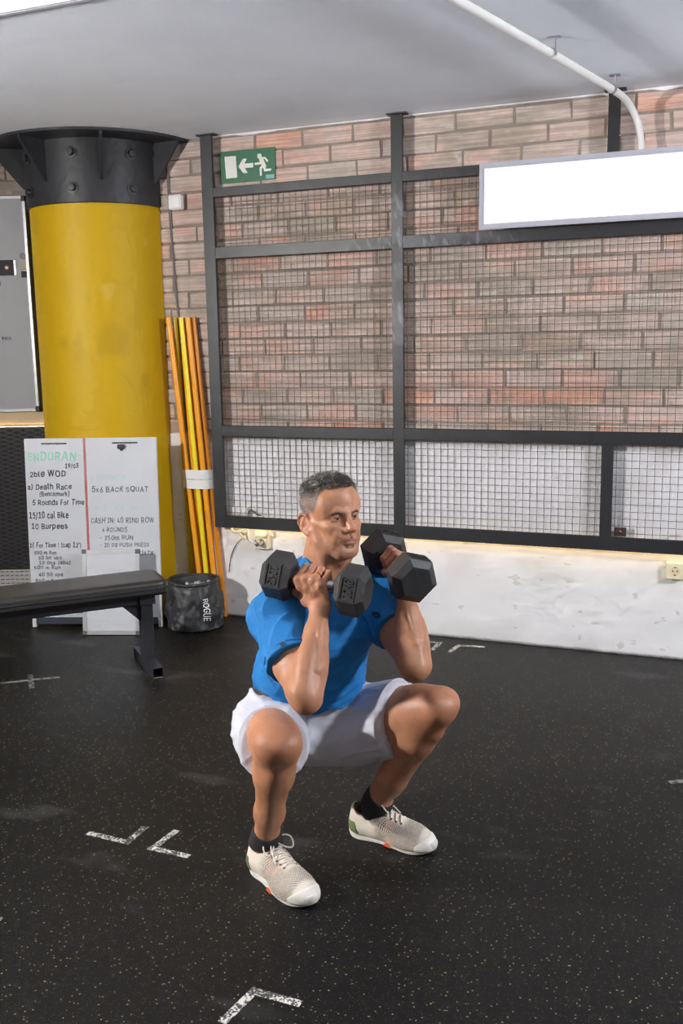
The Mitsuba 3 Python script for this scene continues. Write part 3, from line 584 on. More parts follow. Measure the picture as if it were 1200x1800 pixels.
# ---------------------------------------------------------------- implicit-surface modeller (blended bones and muscles -> one mesh)
class Sdf:
    def __init__(s): s.p = []
    def add(s, kind, prm, c, r, k, op): s.p.append((kind, prm, np.asarray(c, np.float32), float(r), float(k), op))
    def cone(s, a, b, ra, rb, k=.02, op=1):
        a, b = np.asarray(a, float), np.asarray(b, float); s.add('c', (a, b, ra, rb), (a+b)/2, np.linalg.norm(b-a)/2+max(ra, rb), k, op)
    def chain(s, pts, rs, k=.02, op=1):
        for i in range(len(pts)-1): s.cone(pts[i], pts[i+1], rs[i], rs[i+1], k, op)
    def ball(s, c, r, k=.02, op=1): s.cone(c, np.asarray(c)+1e-5, r, r, k, op)
    def ell(s, c, r, A=None, k=.02, op=1, cut=None):
        A = np.eye(3) if A is None else np.asarray(A, float)      # rows = axes
        s.add('e', (np.asarray(c, float), np.asarray(r, float), A, cut), c, max(r), k, op)
    def sleeve(s, a, b, ra, rb, p0, n, k=.02):      # cone that ends at a plane
        a, b = np.asarray(a, float), np.asarray(b, float); s.add('s', (a, b, ra, rb, np.asarray(p0, float), unit(n)), (a+b)/2, np.linalg.norm(b-a)/2+max(ra, rb), k, 1)
    def cut(s, p0, n, k=.0):        # keep the side opposite to n
        s.p.append(('p', (np.asarray(p0, float), np.asarray(n, float)/np.linalg.norm(n)), None, 0, k, -2))
    def value(s, X, sel=None):
        d = np.full(len(X), .2, np.float32); X = X.astype(np.float32)
        for i in (range(len(s.p)) if sel is None else sel):
            kind, prm, c, r, k, op = s.p[i]
            if kind in 'cs':
                a, b, ra, rb = prm[:4]; a = a.astype(np.float32); ba = (b-a).astype(np.float32); l2 = float(ba@ba); rr = ra-rb; a2 = l2-rr*rr; il2 = 1/max(l2, 1e-12)
                pa = X-a; y = pa@ba; z = y-l2; w = pa*l2-y[:, None]*ba; x2 = np.einsum('ij,ij->i', w, w); y2 = y*y*l2; z2 = z*z*l2
                kk = np.sign(rr)*rr*rr*x2
                e = np.where(np.sign(z)*a2*z2 > kk, np.sqrt(x2+z2)*il2-rb, np.where(np.sign(y)*a2*y2 < kk, np.sqrt(x2+y2)*il2-ra, (np.sqrt(np.maximum(x2*a2*il2, 0))+y*rr)*il2-ra))
                if kind == 's': e = np.maximum(e, (X-prm[4].astype(np.float32))@prm[5].astype(np.float32))
            elif kind == 'e':
                c_, r_, A, ct = prm; q = (X-c_.astype(np.float32))@A.T.astype(np.float32)
                k0 = np.sqrt(((q/r_)**2).sum(1)); k1 = np.sqrt(((q/r_**2)**2).sum(1)); e = k0*(k0-1)/np.maximum(k1, 1e-6)
                if ct is not None: e = np.maximum(e, (X-ct[0].astype(np.float32))@ct[1].astype(np.float32))
            else: e = (X-prm[0].astype(np.float32))@prm[1].astype(np.float32)
            e = e.astype(np.float32)
            if op == 1:
                if k > 0: h = np.maximum(k-np.abs(d-e), 0)/k; d = np.minimum(d, e)-h*h*k*.25
                else: d = np.minimum(d, e)
            elif op == -1:
                h = np.maximum(k-np.abs(-e-d), 0)/max(k, 1e-9); d = np.maximum(d, -e)+h*h*k*.25
            else:
                h = np.maximum(k-np.abs(e-d), 0)/max(k, 1e-9); d = np.maximum(d, e)+h*h*k*.25
        return d
def axis_steps(lo, hi, h, fine=None):
    """grid lines from lo to hi at step h, at fine[2] between fine[0] and fine[1]"""
    if fine is None: return np.linspace(lo, hi, int((hi-lo)/h)+2)
    xs = [lo]
    while xs[-1] < hi: xs.append(xs[-1]+(fine[2] if fine[0] <= xs[-1] < fine[1] else h))
    return np.array(xs)
def surface(sdf, ax, post=None, B=12, shell=None):
    """naive surface nets on a rectilinear grid, block-sparse. post(X, d) -> d; shell = thickness keeps only a skin"""
    X_, Y_, Z_ = [np.r_[a, a[-1]+(a[-1]-a[-2])*np.arange(1, B+2)] for a in ax]
    nb = [int(np.ceil((len(a)-1)/B)) for a in ax]; NY, NZ = nb[1]*B+2, nb[2]*B+2
    def val(P, sel):
        d = sdf.value(P, sel)
        if post: d = post(P, d)
        if shell: d = np.maximum(d, -(d+shell))
        return d
    cs = [np.array([(a[i*B]+a[i*B+B])/2 for i in range(n)]) for a, n in zip((X_, Y_, Z_), nb)]
    hs = [np.array([(a[i*B+B]-a[i*B])/2 for i in range(n)]) for a, n in zip((X_, Y_, Z_), nb)]
    I = np.array(list(np.ndindex(*nb))); Cc = np.stack([cs[k][I[:, k]] for k in range(3)], 1); H = np.linalg.norm(np.stack([hs[k][I[:, k]] for k in range(3)], 1), axis=1)
    d0 = sdf.value(Cc); slack = .012
    keep = np.abs(d0) < H*1.35+slack+(shell or 0)
    ctr = np.array([p[2] if p[2] is not None else (0, 0, 0) for p in sdf.p]); rad = np.array([p[3] if p[2] is not None else 1e3 for p in sdf.p]); kk = np.array([p[4] for p in sdf.p])
    keys, verts, quads = [], [], []
    key = lambda i, j, k: (i.astype(np.int64)*NY+j)*NZ+k
    corner = np.array(list(np.ndindex(2, 2, 2)))
    EDG = [(a, b) for a in range(8) for b in range(8) if a < b and np.abs(corner[a]-corner[b]).sum() == 1]
    for bi, c, hd in zip(I[keep], Cc[keep], H[keep]):
        sel = np.nonzero(np.linalg.norm(ctr-c, axis=1)-rad < hd*1.25+kk*1.2+.03)[0]
        o = bi*B; xs, ys, zs = X_[o[0]:o[0]+B+1], Y_[o[1]:o[1]+B+1], Z_[o[2]:o[2]+B+1]
        P = np.stack(np.meshgrid(xs, ys, zs, indexing='ij'), -1).reshape(-1, 3)
        d = val(P, sel).reshape(B+1, B+1, B+1); s = d < 0
        if s.all() or not s.any(): continue
        cnt = sum(s[a:B+a, b:B+b, e:B+e].astype(int) for a, b, e in corner)
        ci = np.argwhere((cnt > 0) & (cnt < 8))
        if not len(ci): continue
        dv = np.stack([d[ci[:, 0]+a, ci[:, 1]+b, ci[:, 2]+e] for a, b, e in corner], 1)
        acc = np.zeros((len(ci), 3)); n = np.zeros(len(ci))
        for a, b in EDG:
            m = (dv[:, a] < 0) != (dv[:, b] < 0); t = np.where(m, dv[:, a]/np.where(m, dv[:, a]-dv[:, b], 1), 0)
            q = corner[a]+(corner[b]-corner[a])*t[:, None]; acc += q*m[:, None]; n += m
        q = acc/n[:, None]; g = ci+o
        p = np.stack([ax_[g[:, k]]+q[:, k]*(ax_[g[:, k]+1]-ax_[g[:, k]]) for k, ax_ in enumerate((X_, Y_, Z_))], 1)
        keys.append(key(g[:, 0], g[:, 1], g[:, 2])); verts.append(p)
        for k in range(3):
            sl0 = [slice(0, B)]*3; sl1 = [slice(0, B)]*3; sl1[k] = slice(1, B+1)
            a, b = s[tuple(sl0)], s[tuple(sl1)]; e = np.argwhere(a != b)
            if not len(e): continue
            fl = a[tuple(e.T)]; g = e+o; u, v = [(1, 2), (2, 0), (0, 1)][k]
            du, dv_ = np.eye(3, dtype=int)[u], np.eye(3, dtype=int)[v]
            Q = np.stack([key(*(g-du-dv_).T), key(*(g-dv_).T), key(*g.T), key(*(g-du).T)], 1)
            quads.append(np.where(fl[:, None], Q, Q[:, ::-1]))
    keys = np.concatenate(keys); verts = np.vstack(verts); od = np.argsort(keys); keys, verts = keys[od], verts[od]; Q = np.vstack(quads)
    ix = np.clip(np.searchsorted(keys, Q), 0, len(keys)-1); ok = (keys[ix] == Q).all(1); ix = ix[ok]
    return trimesh.Trimesh(verts, np.vstack([ix[:, [0, 1, 2]], ix[:, [0, 2, 3]]]), process=False)
def loc(O, X, Y, Z): return lambda x, y, z: O+X*x+Y*y+Z*z
unit = lambda v: np.asarray(v, float)/np.linalg.norm(v)

# ---------------------------------------------------------------- the squatting man: joints in metres
Rank, Lank = V(-1.151, 2.232, .098), V(-.938, 2.532, .090)
Rkn, Lkn = V(-1.024, 2.070, .472), V(-.712, 2.433, .482)
Rhip, Lhip = V(-1.234, 2.428, .353), V(-1.081, 2.565, .318)
Rsh, Lsh = V(-1.092, 2.209, .761), V(-.916, 2.532, .754)
Relb, Lelb = V(-.914, 2.004, .631), V(-.743, 2.331, .621)
Rwr, Lwr = V(-.947, 2.179, .810), V(-.806, 2.439, .797)
NECK = V(-1.037, 2.391, .829)
PEL = (Rhip+Lhip)/2; SPN = unit(NECK-PEL)
LATs = unit(Lsh-Rsh); LATh = unit(Lhip-Rhip)
FWs = unit(np.cross(LATs, SPN)); FWh = unit(np.cross(LATh, SPN))
HS = .91
HO = V(-1.010, 2.372, .992)+(.0125*_r+.0135*_up); hy, hp = math.radians(-32), math.radians(6)
HX = V(math.cos(hy)*math.cos(hp), math.sin(hy)*math.cos(hp), math.sin(hp)); HY = V(-math.sin(hy), math.cos(hy), 0); HZ = np.cross(HX, HY)
hd = loc(HO, HX*HS, HY*HS, HZ*HS); HA = np.array([HX, HY, HZ])
# dumbbells: centre, axis (from the index to the little finger side), rotation
D1, D2 = V(-.9685, 2.2090, .8628), V(-.8245, 2.4304, .8737)
CR_, CU_, CF_ = _r*math.cos(ROLL)+_u*math.sin(ROLL), _up, _f
A1 = unit(CR_*.94-CU_*.155-CF_*.30); A2 = unit(CR_*.31-CU_*.29-CF_*.905)

body = Sdf(); B_ = body
def q3(a, b, t): return a+(b-a)*t
# trunk (mostly under the shirt)
tr = loc(PEL, FWh, LATh, SPN); ts = loc(PEL, FWs, LATs, SPN)
B_.ell(tr(.0, 0, .02), (.10, .150, .10), [FWh, LATh, SPN], .04)
B_.ell(tr(.015, 0, .16), (.088, .125, .15), [FWh, LATh, SPN], .04)
B_.ell(ts(.0, 0, .36), (.095, .150, .16), [FWs, LATs, SPN], .05)
for s, sh in ((-1, Rsh), (1, Lsh)):
    B_.cone(NECK-SPN*.06, sh+V(0, 0, -.01), .05, .045, .04)
    B_.ball(sh, .05, .03)
# legs
FOOT = []
def leg(hip, kn, an, s, foot):
    ax = unit(kn-hip); sx = unit(an-kn); lat = unit(np.cross(sx, ax)); fr = unit(np.cross(lat, sx)); fr = fr if fr@ax > 0 else -fr
    th_up = unit(np.cross(ax, lat)); th_up = th_up if th_up[2] > 0 else -th_up
    side = lat*(1 if lat@LATh > 0 else -1)*s                 # outwards
    B_.chain([hip, q3(hip, kn, .45), q3(hip, kn, .86), kn], [.084, .079, .060, .050], .03)
    B_.ell(q3(hip, kn, .60)+th_up*.020+side*.016, (.17, .048, .048), [ax, th_up, side], .03)      # vastus lateralis
    B_.ell(q3(hip, kn, .84)+th_up*.012-side*.024, (.075, .032, .032), [ax, th_up, side], .012)   # vastus medialis
    B_.ell(q3(hip, kn, .55)-th_up*.028, (.16, .05, .055), [ax, th_up, side], .03)      # hamstrings
    pk = unit(ax*.85+fr*.35+th_up*.1)
    B_.ell(kn+unit(ax+fr*.3)*.034+th_up*.003, (.027, .027, .024), [unit(ax+fr*.3), side, np.cross(unit(ax+fr*.3), side)], .014)     # kneecap
    for q in (-1, 1): B_.ball(kn+side*.026*q-sx*.004+ax*.012, .033, .025)    # condyles
    B_.cone(kn+ax*.036+sx*.02, kn+fr*.030+sx*.075, .015, .012, .010)      # patellar tendon
    B_.ball(kn+fr*.034+sx*.078, .013, .018)
    B_.chain([kn+sx*.01, q3(kn, an, .30)+fr*-.006, q3(kn, an, .68)-fr*.004, q3(kn, an, .93), an], [.048, .049, .037, .033, .034], .03)
    B_.ell(q3(kn, an, .30)-fr*.026-side*.018, (.095, .034, .034), [sx, fr, side], .014)    # calf heads
    B_.ell(q3(kn, an, .27)-fr*.022+side*.020, (.085, .031, .031), [sx, fr, side], .014)
    B_.cone(q3(kn, an, .16)+fr*.026, q3(kn, an, .75)+fr*.022, .017, .012, .025)     # shin edge
    B_.ell(q3(kn, an, .34)+fr*.012+side*.022, (.10, .018, .020), [sx, fr, side], .010)      # tibialis
    B_.cone(q3(kn, an, .62)-fr*.030, an-fr*.034, .013, .011, .02)          # achilles
    for q in (-1, 1): B_.ball(an+side*.030*q-sx*.004, .014, .015)
    FOOT.append(len(B_.p)); B_.chain([an, an+foot*.035+V(0, 0, -.045), an+foot*.10+V(0, 0, -.066)], [.033, .027, .018], .02); FOOT.append(len(B_.p)-1)   # foot inside the shoe
    return ax, th_up, side, sx, fr
FT_R, FT_L = V(math.cos(math.radians(-29)), math.sin(math.radians(-29)), 0), V(math.cos(math.radians(-7)), math.sin(math.radians(-7)), 0)
LR = leg(Rhip, Rkn, Rank, -1, FT_R); LL = leg(Lhip, Lkn, Lank, 1, FT_L)
# arms
def arm(sh, el, wr, s, mid):
    u = unit(el-sh); f = unit(wr-el); lat = unit(np.cross(u, f)); nu = unit(np.cross(lat, u)); nu = nu if nu@f > 0 else -nu     # biceps side
    nf = unit(np.cross(f, lat)); nf = nf if nf@u < 0 else -nf            # forearm's outer (extensor) side is -u side
    out = -nf if (-nf)@u > 0 else nf                                          # away from the upper arm
    B_.chain([sh, q3(sh, el, .5), q3(sh, el, .9), el], [.050, .043, .037, .033], .025)
    B_.ell(q3(sh, el, .56)+nu*.018, (.085, .034, .036), [u, nu, lat], .02)        # biceps
    B_.ell(q3(sh, el, .50)-nu*.020, (.095, .032, .036), [u, nu, lat], .02)        # triceps
    B_.ell(q3(sh, el, .12)-nu*.0, (.070, .047, .047), [u, nu, lat], .03)        # deltoid
    B_.ball(el+unit(u-f*.9)*.012, .024, .02)                              # olecranon
    for q in (-1, 1): B_.ball(el+lat*.025*q+f*.006, .021, .02)
    B_.chain([el+f*.01, q3(el, wr, .30), q3(el, wr, .7), wr], [.034, .036, .027, .0235], .02)
    for q, l, r in ((1, .30, .026), (-1, .33, .024)):
        B_.ell(q3(el, wr, l)+lat*.024*q+out*.006, (.088, r, r), [f, lat, out], .010)
    B_.ell(q3(el, wr, .18)+lat*.012*s+nu*.0-out*.018, (.07, .024, .024), [f, lat, out], .012)     # brachioradialis
    B_.cone(q3(el, wr, .10)+out*.028, q3(el, wr, .86)+out*.016, .0095, .0050, .008)         # ulna ridge
    for q, a_, b_ in ((-.012, .30, .84), (.010, .26, .80)): B_.cone(q3(el, wr, a_)+lat*q+out*.0335, q3(el, wr, b_)+lat*q*.6+out*.0150, .0065, .0035, .012)
    for q in (-.020, .004, .016): B_.chain([q3(el, wr, .42)+lat*q+out*.032, q3(el, wr, .62)+lat*(q+.004)+out*.0275, q3(el, wr, .80)+lat*(q-.002)+out*.0165], [.0020, .0022, .0012], .007)
    B_.ell(wr, (.024, .0265, .018), [f, mid, np.cross(f, mid)], .014)
    return u, f, lat, out
# ---- hands closed on the handles
def hand(C, A, wr, back, a0):
    """C = C+A*a0; C handle centre, A axis index->little finger, wr wrist, back = direction of the back of the hand"""
    C = C+A*a0; Pp = unit(back-A*(back@A)); Q = unit(np.cross(A, Pp)); Q = Q if Q@(C-wr) > 0 else -Q
    w = wr-C; wl_ = V(w@A, w@Pp, w@Q)
    h = lambda a, p, q: C+A*a+Pp*p+Q*q
    W = h(*wl_); fac = (.95, 1.03, .98, .82); ha = (-.0310, -.0095, .0118, .0325); rr = (.0105, .0105, .0100, .0088)
    mcp = []
    for i in range(4):
        F = fac[i]; k = h(ha[i]*1.02-.006, .0300, -.004+.006*(i in (1, 2))-.004*(i == 3)); mcp.append(k)
        base = W+A*(ha[i]*.52)+Pp*.002+Q*.012
        B_.cone(base, k, .0118, .0108, .008)
        B_.ball(k+Pp*.0042+Q*.001, .0100, .006)                    # knuckle
        pip = h(ha[i], .003, .0345*F+.002); dip = h(ha[i]*.97, -.0245, .0205*F); tip = h(ha[i]*.92, -.0268, -.0015)
        B_.cone(k, pip, rr[i]*.98, rr[i]*.90, .0035); B_.ball(pip+Q*.0015, rr[i]*.96, .004)
        B_.cone(pip, dip, rr[i]*.90, rr[i]*.82, .003); B_.cone(dip, tip, rr[i]*.82, rr[i]*.72, .004)
        if i: B_.cone(q3(mcp[i-1], mcp[i], .5)-Pp*.004+Q*.004, q3(mcp[i-1], mcp[i], .5)-Q*.02-Pp*.003, .0085, .010, .012)      # webs
        B_.cone(base+Pp*.0112+Q*.01, k+Pp*.009-Q*.008, .0026, .0030, .005)             # tendons
    B_.ell(q3(W, q3(mcp[1], mcp[2], .5), .55)-Pp*.008, (.033, .0155, .034), [A, Pp, Q], .010)
    # thumb
    cm = W-A*.022-Pp*.006+Q*.010; mp = h(-.045, -.008, -.030); ip = h(-.034, -.031, -.024); tp_ = h(-.008, -.038, -.012)
    B_.cone(cm, mp, .0155, .0125, .018); B_.ell(q3(cm, mp, .5)-Pp*.006+A*.006, (.018, .016, .026), [A, Pp, Q], .014)
    B_.cone(mp, ip, .0118, .0108, .006); B_.cone(ip, tp_, .0105, .0085, .004)
    return h, mcp, ha, fac, rr
mR = A1-0*A1; fR = unit(Rwr-Relb)
aR = arm(Rsh, Relb, Rwr, -1, unit(A1-fR*(A1@fR))); fL = unit(Lwr-Lelb); aL = arm(Lsh, Lelb, Lwr, 1, unit(A2-fL*(A2@fL)))
hR = hand(D1, A1, Rwr, -CF_+CU_*.15, -.006); hL = hand(D2, A2, Lwr, CR_*.9-CF_*.5+CU_*.1, 0)
# neck
B_.chain([hd(-.026, 0, -.03), hd(-.012, 0, -.09), NECK-SPN*.02], [.052, .051, .060], .03)
for s in (-1, 1):
    B_.chain([hd(-.004, s*.062, -.035), hd(.026, s*.045, -.10), NECK+FWs*.055+LATs*s*.018-SPN*.02], [.014, .015, .010], .018)     # sternomastoid
    B_.cone(hd(-.040, s*.030, -.07), NECK+LATs*s*.065-FWs*.012-SPN*.07, .018, .024, .022)
    B_.cone(NECK+FWs*.058+LATs*s*.02-SPN*.03, NECK+FWs*.03+LATs*s*.12-SPN*.01, .011, .011, .02)     # collarbones
B_.ball(hd(.034, 0, -.125), .016, .02)                 # larynx
# ---- head
def he(c, r, k=.02, op=1, rot=None): B_.ell(hd(*c), np.array(r)*HS, HA if rot is None else rot, k, op)
def hc(a, b, ra, rb, k=.012, op=1): B_.cone(hd(*a), hd(*b), ra*HS, rb*HS, k*HS, op)
he((-.012, 0, .054), (.096, .073, .074), .01)
he((.027, 0, .047), (.062, .064, .057), .03)
he((.030, 0, -.02), (.058, .056, .075), .03)
for s in (-1, 1):
    hc((.006, s*.055, -.030), (.016, s*.053, -.066), .014, .014, .02)
    hc((.016, s*.053, -.066), (.068, s*.022, -.098), .015, .017, .022)         # jaw line
    he((.058, s*.044, -.022), (.024, .019, .015), .022)              # cheekbone
    hc((.052, s*.050, -.018), (.0, s*.068, -.006), .010, .007, .016)    # zygomatic arch
    he((.062, s*.030, -.055), (.022, .021, .030), .024)              # cheek
    he((.040, s*.060, .036), (.03, .012, .03), .02)
hc((.066, -.012, -.100), (.066, .012, -.100), .021, .021, .02)          # chin
he((.078, 0, -.100), (.012, .015, .013), .014)
he((.064, 0, -.056), (.030, .030, .028), .02)                       # muzzle
for s in (-1, 1):
    hc((.083, s*.009, .018), (.0775, s*.030, .0215), .0098, .0094, .012); hc((.0775, s*.030, .0215), (.060, s*.050, .012), .0088, .0075, .013)    # brows
    he((.086, s*.031, .000), (.0145, .0165, .0100), .012, -1)          # eye sockets
hc((.083, 0, .020), (.099, 0, -.018), .0075, .0088, .012)           # nose
hc((.094, 0, -.008), (.1075, 0, -.030), .0080, .0105, .010)
he((.108, 0, -.032), (.0104, .0120, .0098), .008)
for s in (-1, 1):
    he((.0955, s*.0150, -.0355), (.0112, .0078, .0085), .006)
    he((.1010, s*.0068, -.0418), (.0050, .0032, .0030), .003, -1)
hc((.0985, 0, -.036), (.0950, 0, -.044), .0042, .0042, .005)         # columella
# lips
EYE_R = .0122; EC = {s: hd(.0735, s*.0315, .0015) for s in (-1, 1)}
up_, lo_ = [], []
for t in np.linspace(-1, 1, 11):
    xx = .0930-.0165*t*t; up_.append((xx+.001, .0285*t, -.0632+.0026*(1-abs(t))-.0012*math.exp(-(t/.18)**2)-.0015*t*t)); lo_.append((xx-.0005, .0265*t, -.0742+.0050*t*t))
hr = lambda t, a: a*(1-.72*t*t)
for i in range(10):
    t0, t1 = -1+.2*i, -.8+.2*i
    hc(up_[i], up_[i+1], hr(t0, .0052)+.0012, hr(t1, .0052)+.0012, .004); hc(lo_[i], lo_[i+1], hr(t0, .0062)+.0012, hr(t1, .0062)+.0012, .004)
ml = [(.0945-.0175*t*t, .0285*t, -.0688+.0005*t*t) for t in np.linspace(-1, 1, 9)]
for i in range(8): hc(ml[i], ml[i+1], .0016+.0008*(1-abs(-1+.25*i+.12)), .0016+.0008*(1-abs(-.75+.25*i-.12)), .0022, -1)
he((.0965, 0, -.054), (.004, .0042, .008), .006, -1)                # philtrum
hc((.0855, -.010, -.0845), (.0855, .010, -.0845), .0016, .0016, .012, -1)       # under the lip
for s in (-1, 1):
    ns = [(.0860, s*.0275, -.030), (.0815, s*.0345, -.046), (.0740, s*.0390, -.063), (.0660, s*.0390, -.082)]
    for i in range(3): hc(ns[i], ns[i+1], .0048-.0006*i, .0044-.0008*i, .014)          # smile folds as ridges of the cheek
    nt = [(.0900, s*.0235, -.036), (.0850, s*.0300, -.050), (.0770, s*.0335, -.065), (.0690, s*.0350, -.080)]
    for i in range(3): hc(nt[i], nt[i+1], .0007, .0007, .0040, -1)
    for q in (0, 1): hc((.061, s*.0525, .004-.008*q), (.048, s*.060, .008-.016*q), .0006, .0005, .003, -1)
    hc((.0925, s*.0042, .028), (.0930, s*.0048, .018), .0006, .0005, .004, -1)      # frown
    hc((.074, s*.048, -.008), (.079, s*.020, -.0185), .0013, .0012, .005, -1)      # under-eye fold
# eyelids
def eye_pt(s, a, e, r):       # a azimuth from straight ahead (out = +), e elevation
    return EC[s]+r*HS*(HX*math.cos(e)*math.cos(a)+HY*s*math.cos(e)*math.sin(a)+HZ*math.sin(e))
for s in (-1, 1):
    B_.ball(EC[s], (EYE_R+.0017)*HS, .005)
    e1, e2 = unit(HY*s*.985+HX*-.17+HZ*.02), HZ
    B_.ell(EC[s]+HX*.0122*HS+HY*s*.0006-HZ*.0014, (.0105*HS, .0134*HS, .0033*HS), [unit(np.cross(e1, e2)), e1, e2], .0018, -1)
    hc((.0815, s*.0175, .0125), (.0760, s*.0440, .0105), .0010, .0010, .006, -1)
# ears
for s in (-1, 1):
    E = lambda x, y, z: (-.010+x-.30*y, s*(.0695+y), -.014+z)
    rim = [(.010, .004, .012), (.006, .010, .027), (-.008, .016, .0315), (-.021, .019, .022), (-.023, .018, .004), (-.017, .014, -.014), (-.006, .009, -.027), (.004, .006, -.031), (.007, .003, -.022)]
    for a, b in zip(rim[:-1], rim[1:]): hc(E(*a), E(*b), .0034, .0034, .004)
    hc(E(.0, .006, -.026), E(-.002, .007, -.020), .006, .0065, .008)     # lobe
    ax_ = [unit(HX-HY*s*.45), unit(HY*s+HX*.45), HZ]
    B_.ell(hd(*E(-.007, .008, .001)), (.0165, .0042, .0272), ax_, .005); hc((-.004, s*.064, .006), (-.004, s*.062, -.034), .010, .009, .008)
    for a, b in zip([(-.004, .011, .018), (-.013, .013, .008), (-.012, .012, -.006)][:-1], [(-.013, .013, .008), (-.012, .012, -.006)]): hc(E(*a), E(*b), .0026, .0026, .003)
    B_.ell(hd(*E(-.002, .0145, -.004)), (.0060, .0052, .0085), ax_, .004, -1)
    hc(E(.008, .004, -.004), E(.006, .005, -.012), .0040, .0036, .005)    # tragus
t_grid = [axis_steps(-1.36, -.62, .0034, (-1.13, -.74, .0017)), axis_steps(1.94, 2.68, .0034, (2.12, 2.52, .0017)), axis_steps(.03, 1.16, .0034, (.775, 1.14, .0017))]
skin = surface(body, t_grid)

# ---------------------------------------------------------------- figure: materials and parts
def skin_tex(p, n, uv): return fbm(p.x*420, p.y*420, p.z*420, 2)*.7+fbm(p.x*90, p.y*90, p.z*90, 2)*.5
scene['m_skin'] = {'type': 'twosided', 'bsdf': {'type': 'bumpmap', 'arbitrary': proc(skin_tex, 5e-4), 'scale': .0005, 'bsdf': {'type': 'principled', 'base_color': {'type': 'mesh_attribute', 'name': 'vertex_color'}, 'roughness': .46, 'specular': .45}}}

man = thing('person', 'squatting man in blue shirt and pale shorts holding two black dumbbells at his shoulders', 'person')
def attr_mat(key, rough, **kw): scene[key] = {'type': 'twosided', 'bsdf': {'type': 'principled', 'base_color': {'type': 'mesh_attribute', 'name': 'vertex_color'}, 'roughness': rough, **kw}}
attr_mat('m_hair', .38); attr_mat('m_eye', .12, clearcoat=1.0)
# ---- skin colour: lips, stubble, scalp, warmer joints (all of them colours the skin has)
sv = np.array(skin.vertices); L = (sv-HO)@HA.T/HS; x, y, z = L.T
nz = meshkit.fbm(sv*60, 3, 1); nz2 = meshkit.fbm(sv*14, 3, 2)
base = np.array(rgb(178, 124, 93)); warm = np.array(rgb(170, 104, 80)); dark = np.array(rgb(146, 100, 74))
col = base[None]*(.90+.20*nz[:, None]); w = np.clip((nz2-.45)*2.2, 0, 1)[:, None]*.35; col = col*(1-w)+dark*w
def toward(c, wgt): 
    global col
    wgt = np.clip(wgt, 0, 1)[:, None]; col = col*(1-wgt)+np.array(c)*wgt
gs = lambda d, r: np.exp(-(d/r)**2)
for kn_ in (Rkn, Lkn): toward(warm, .35*gs(np.linalg.norm(sv-kn_, axis=1), .07))
for C_, A_ in ((D1, A1), (D2, A2)): toward(warm, .5*gs(np.linalg.norm(sv-C_, axis=1), .05))
head = np.linalg.norm(L, axis=1) < .24
m_l = (x > .066)&(np.abs(y) < .031)
lip = np.where(m_l, np.maximum(gs(z+.0632-.0012*(y/.0285)**2, .0042), gs(z+.0742-.004*(y/.0265)**2, .0048)), 0)*np.clip(1.15-np.abs(y)/.032, 0, 1)
toward(rgb(150, 88, 78), lip*1.1)
toward(rgb(70, 34, 30), np.where(m_l, gs(z+.0688, .0014), 0)*.9)
beard = np.where(head&(x > .0), gs(z+.088, .030)*np.clip((x-.005)/.03, 0, 1)*np.clip(1-lip*2, 0, 1), 0)
toward(rgb(136, 106, 90), beard*(.25+.35*(meshkit.noise(sv*900) > .5)))
for s in (-1, 1):
    toward(rgb(150, 92, 70), np.where(head, gs(np.linalg.norm(L-[.080, s*.0315, .008], axis=1), .016), 0)*.45)
    toward(rgb(196, 128, 106), np.where(head, gs(np.linalg.norm(L-[-.012, s*.08, -.012], axis=1), .030), 0)*.4)
toward(rgb(186, 118, 96), np.where(head, gs(np.linalg.norm(L-[.108, 0, -.032], axis=1), .02), 0)*.4)
# ---- hair
def scalp_mask(x, y, z):
    front = np.where(z > .088, .083-np.clip(np.abs(y)-.030, 0, 1)*.9, np.where(z > .004, .008+.95*np.clip(z, 0, .046)-.6*np.clip(z-.062, 0, 1), np.where(z > -.004, .008, -1)))
    side = x < front
    back = (x < -.022)&(z > -.050-.0*x)
    behind_ear = ~((np.abs(y) > .050)&(z < .016)&(x > -.040)&(x < .002))
    ear = ((np.abs(y) > .066)&(z < .021)&(x > -.045))|((np.abs(y) > .055)&(z < .006)&(x > -.034))
    return ~ear&((side&(z > -.004))|back)&behind_ear&(z > -.052)&(x < .09)
mask = head&scalp_mask(x, y, z)&(np.abs(y) < .080)
topness = np.clip((z-.055)/.035, 0, 1)
toward(rgb(84, 76, 70), np.where(mask, .35+.45*topness, 0)*(.7+.3*nz))
part(man, 'skin', skin, 'm_skin', True, color=np.clip(col, 0, 1))
sn = np.array(skin.vertex_normals)
def strands(root, dirs, bend, length, r0, colr, seg=3):
    n = len(root); t = np.linspace(0, 1, seg+1); P_ = [root]
    for i in range(seg):
        d = dirs*(1-t[i+1])+bend*t[i+1]; d /= np.linalg.norm(d, axis=1, keepdims=True); P_.append(P_[-1]+d*(length/seg)[:, None])
    sx = np.cross(dirs, bend+1e-3); sx /= np.linalg.norm(sx, axis=1, keepdims=True)+1e-9; sy = np.cross(dirs, sx); V_ = []
    for i, p in enumerate(P_):
        r = (r0*(1-.75*t[i]**1.5))[:, None]
        V_ += [p+sx*r, p+(-.5*sx+.866*sy)*r, p+(-.5*sx-.866*sy)*r]
    Vv = np.stack(V_, 1).reshape(-1, 3); k = 3*(seg+1); f = []
    for i in range(seg):
        for a in range(3): b = (a+1) % 3; f += [[3*i+a, 3*i+b, 3*i+3+b], [3*i+a, 3*i+3+b, 3*i+3+a]]
    F = (np.array(f)[None]+np.arange(n)[:, None, None]*k).reshape(-1, 3)
    return trimesh.Trimesh(Vv, F, process=False), np.repeat(colr, k, 0)
rh = np.random.RandomState(8)
tri = np.array(skin.triangles_center); ta = np.array(skin.area_faces)
Lt = (tri-HO)@HA.T/HS; hm = (np.linalg.norm(Lt, axis=1) < .24); hm &= scalp_mask(*Lt.T)&(np.abs(Lt[:, 1]) < .078)
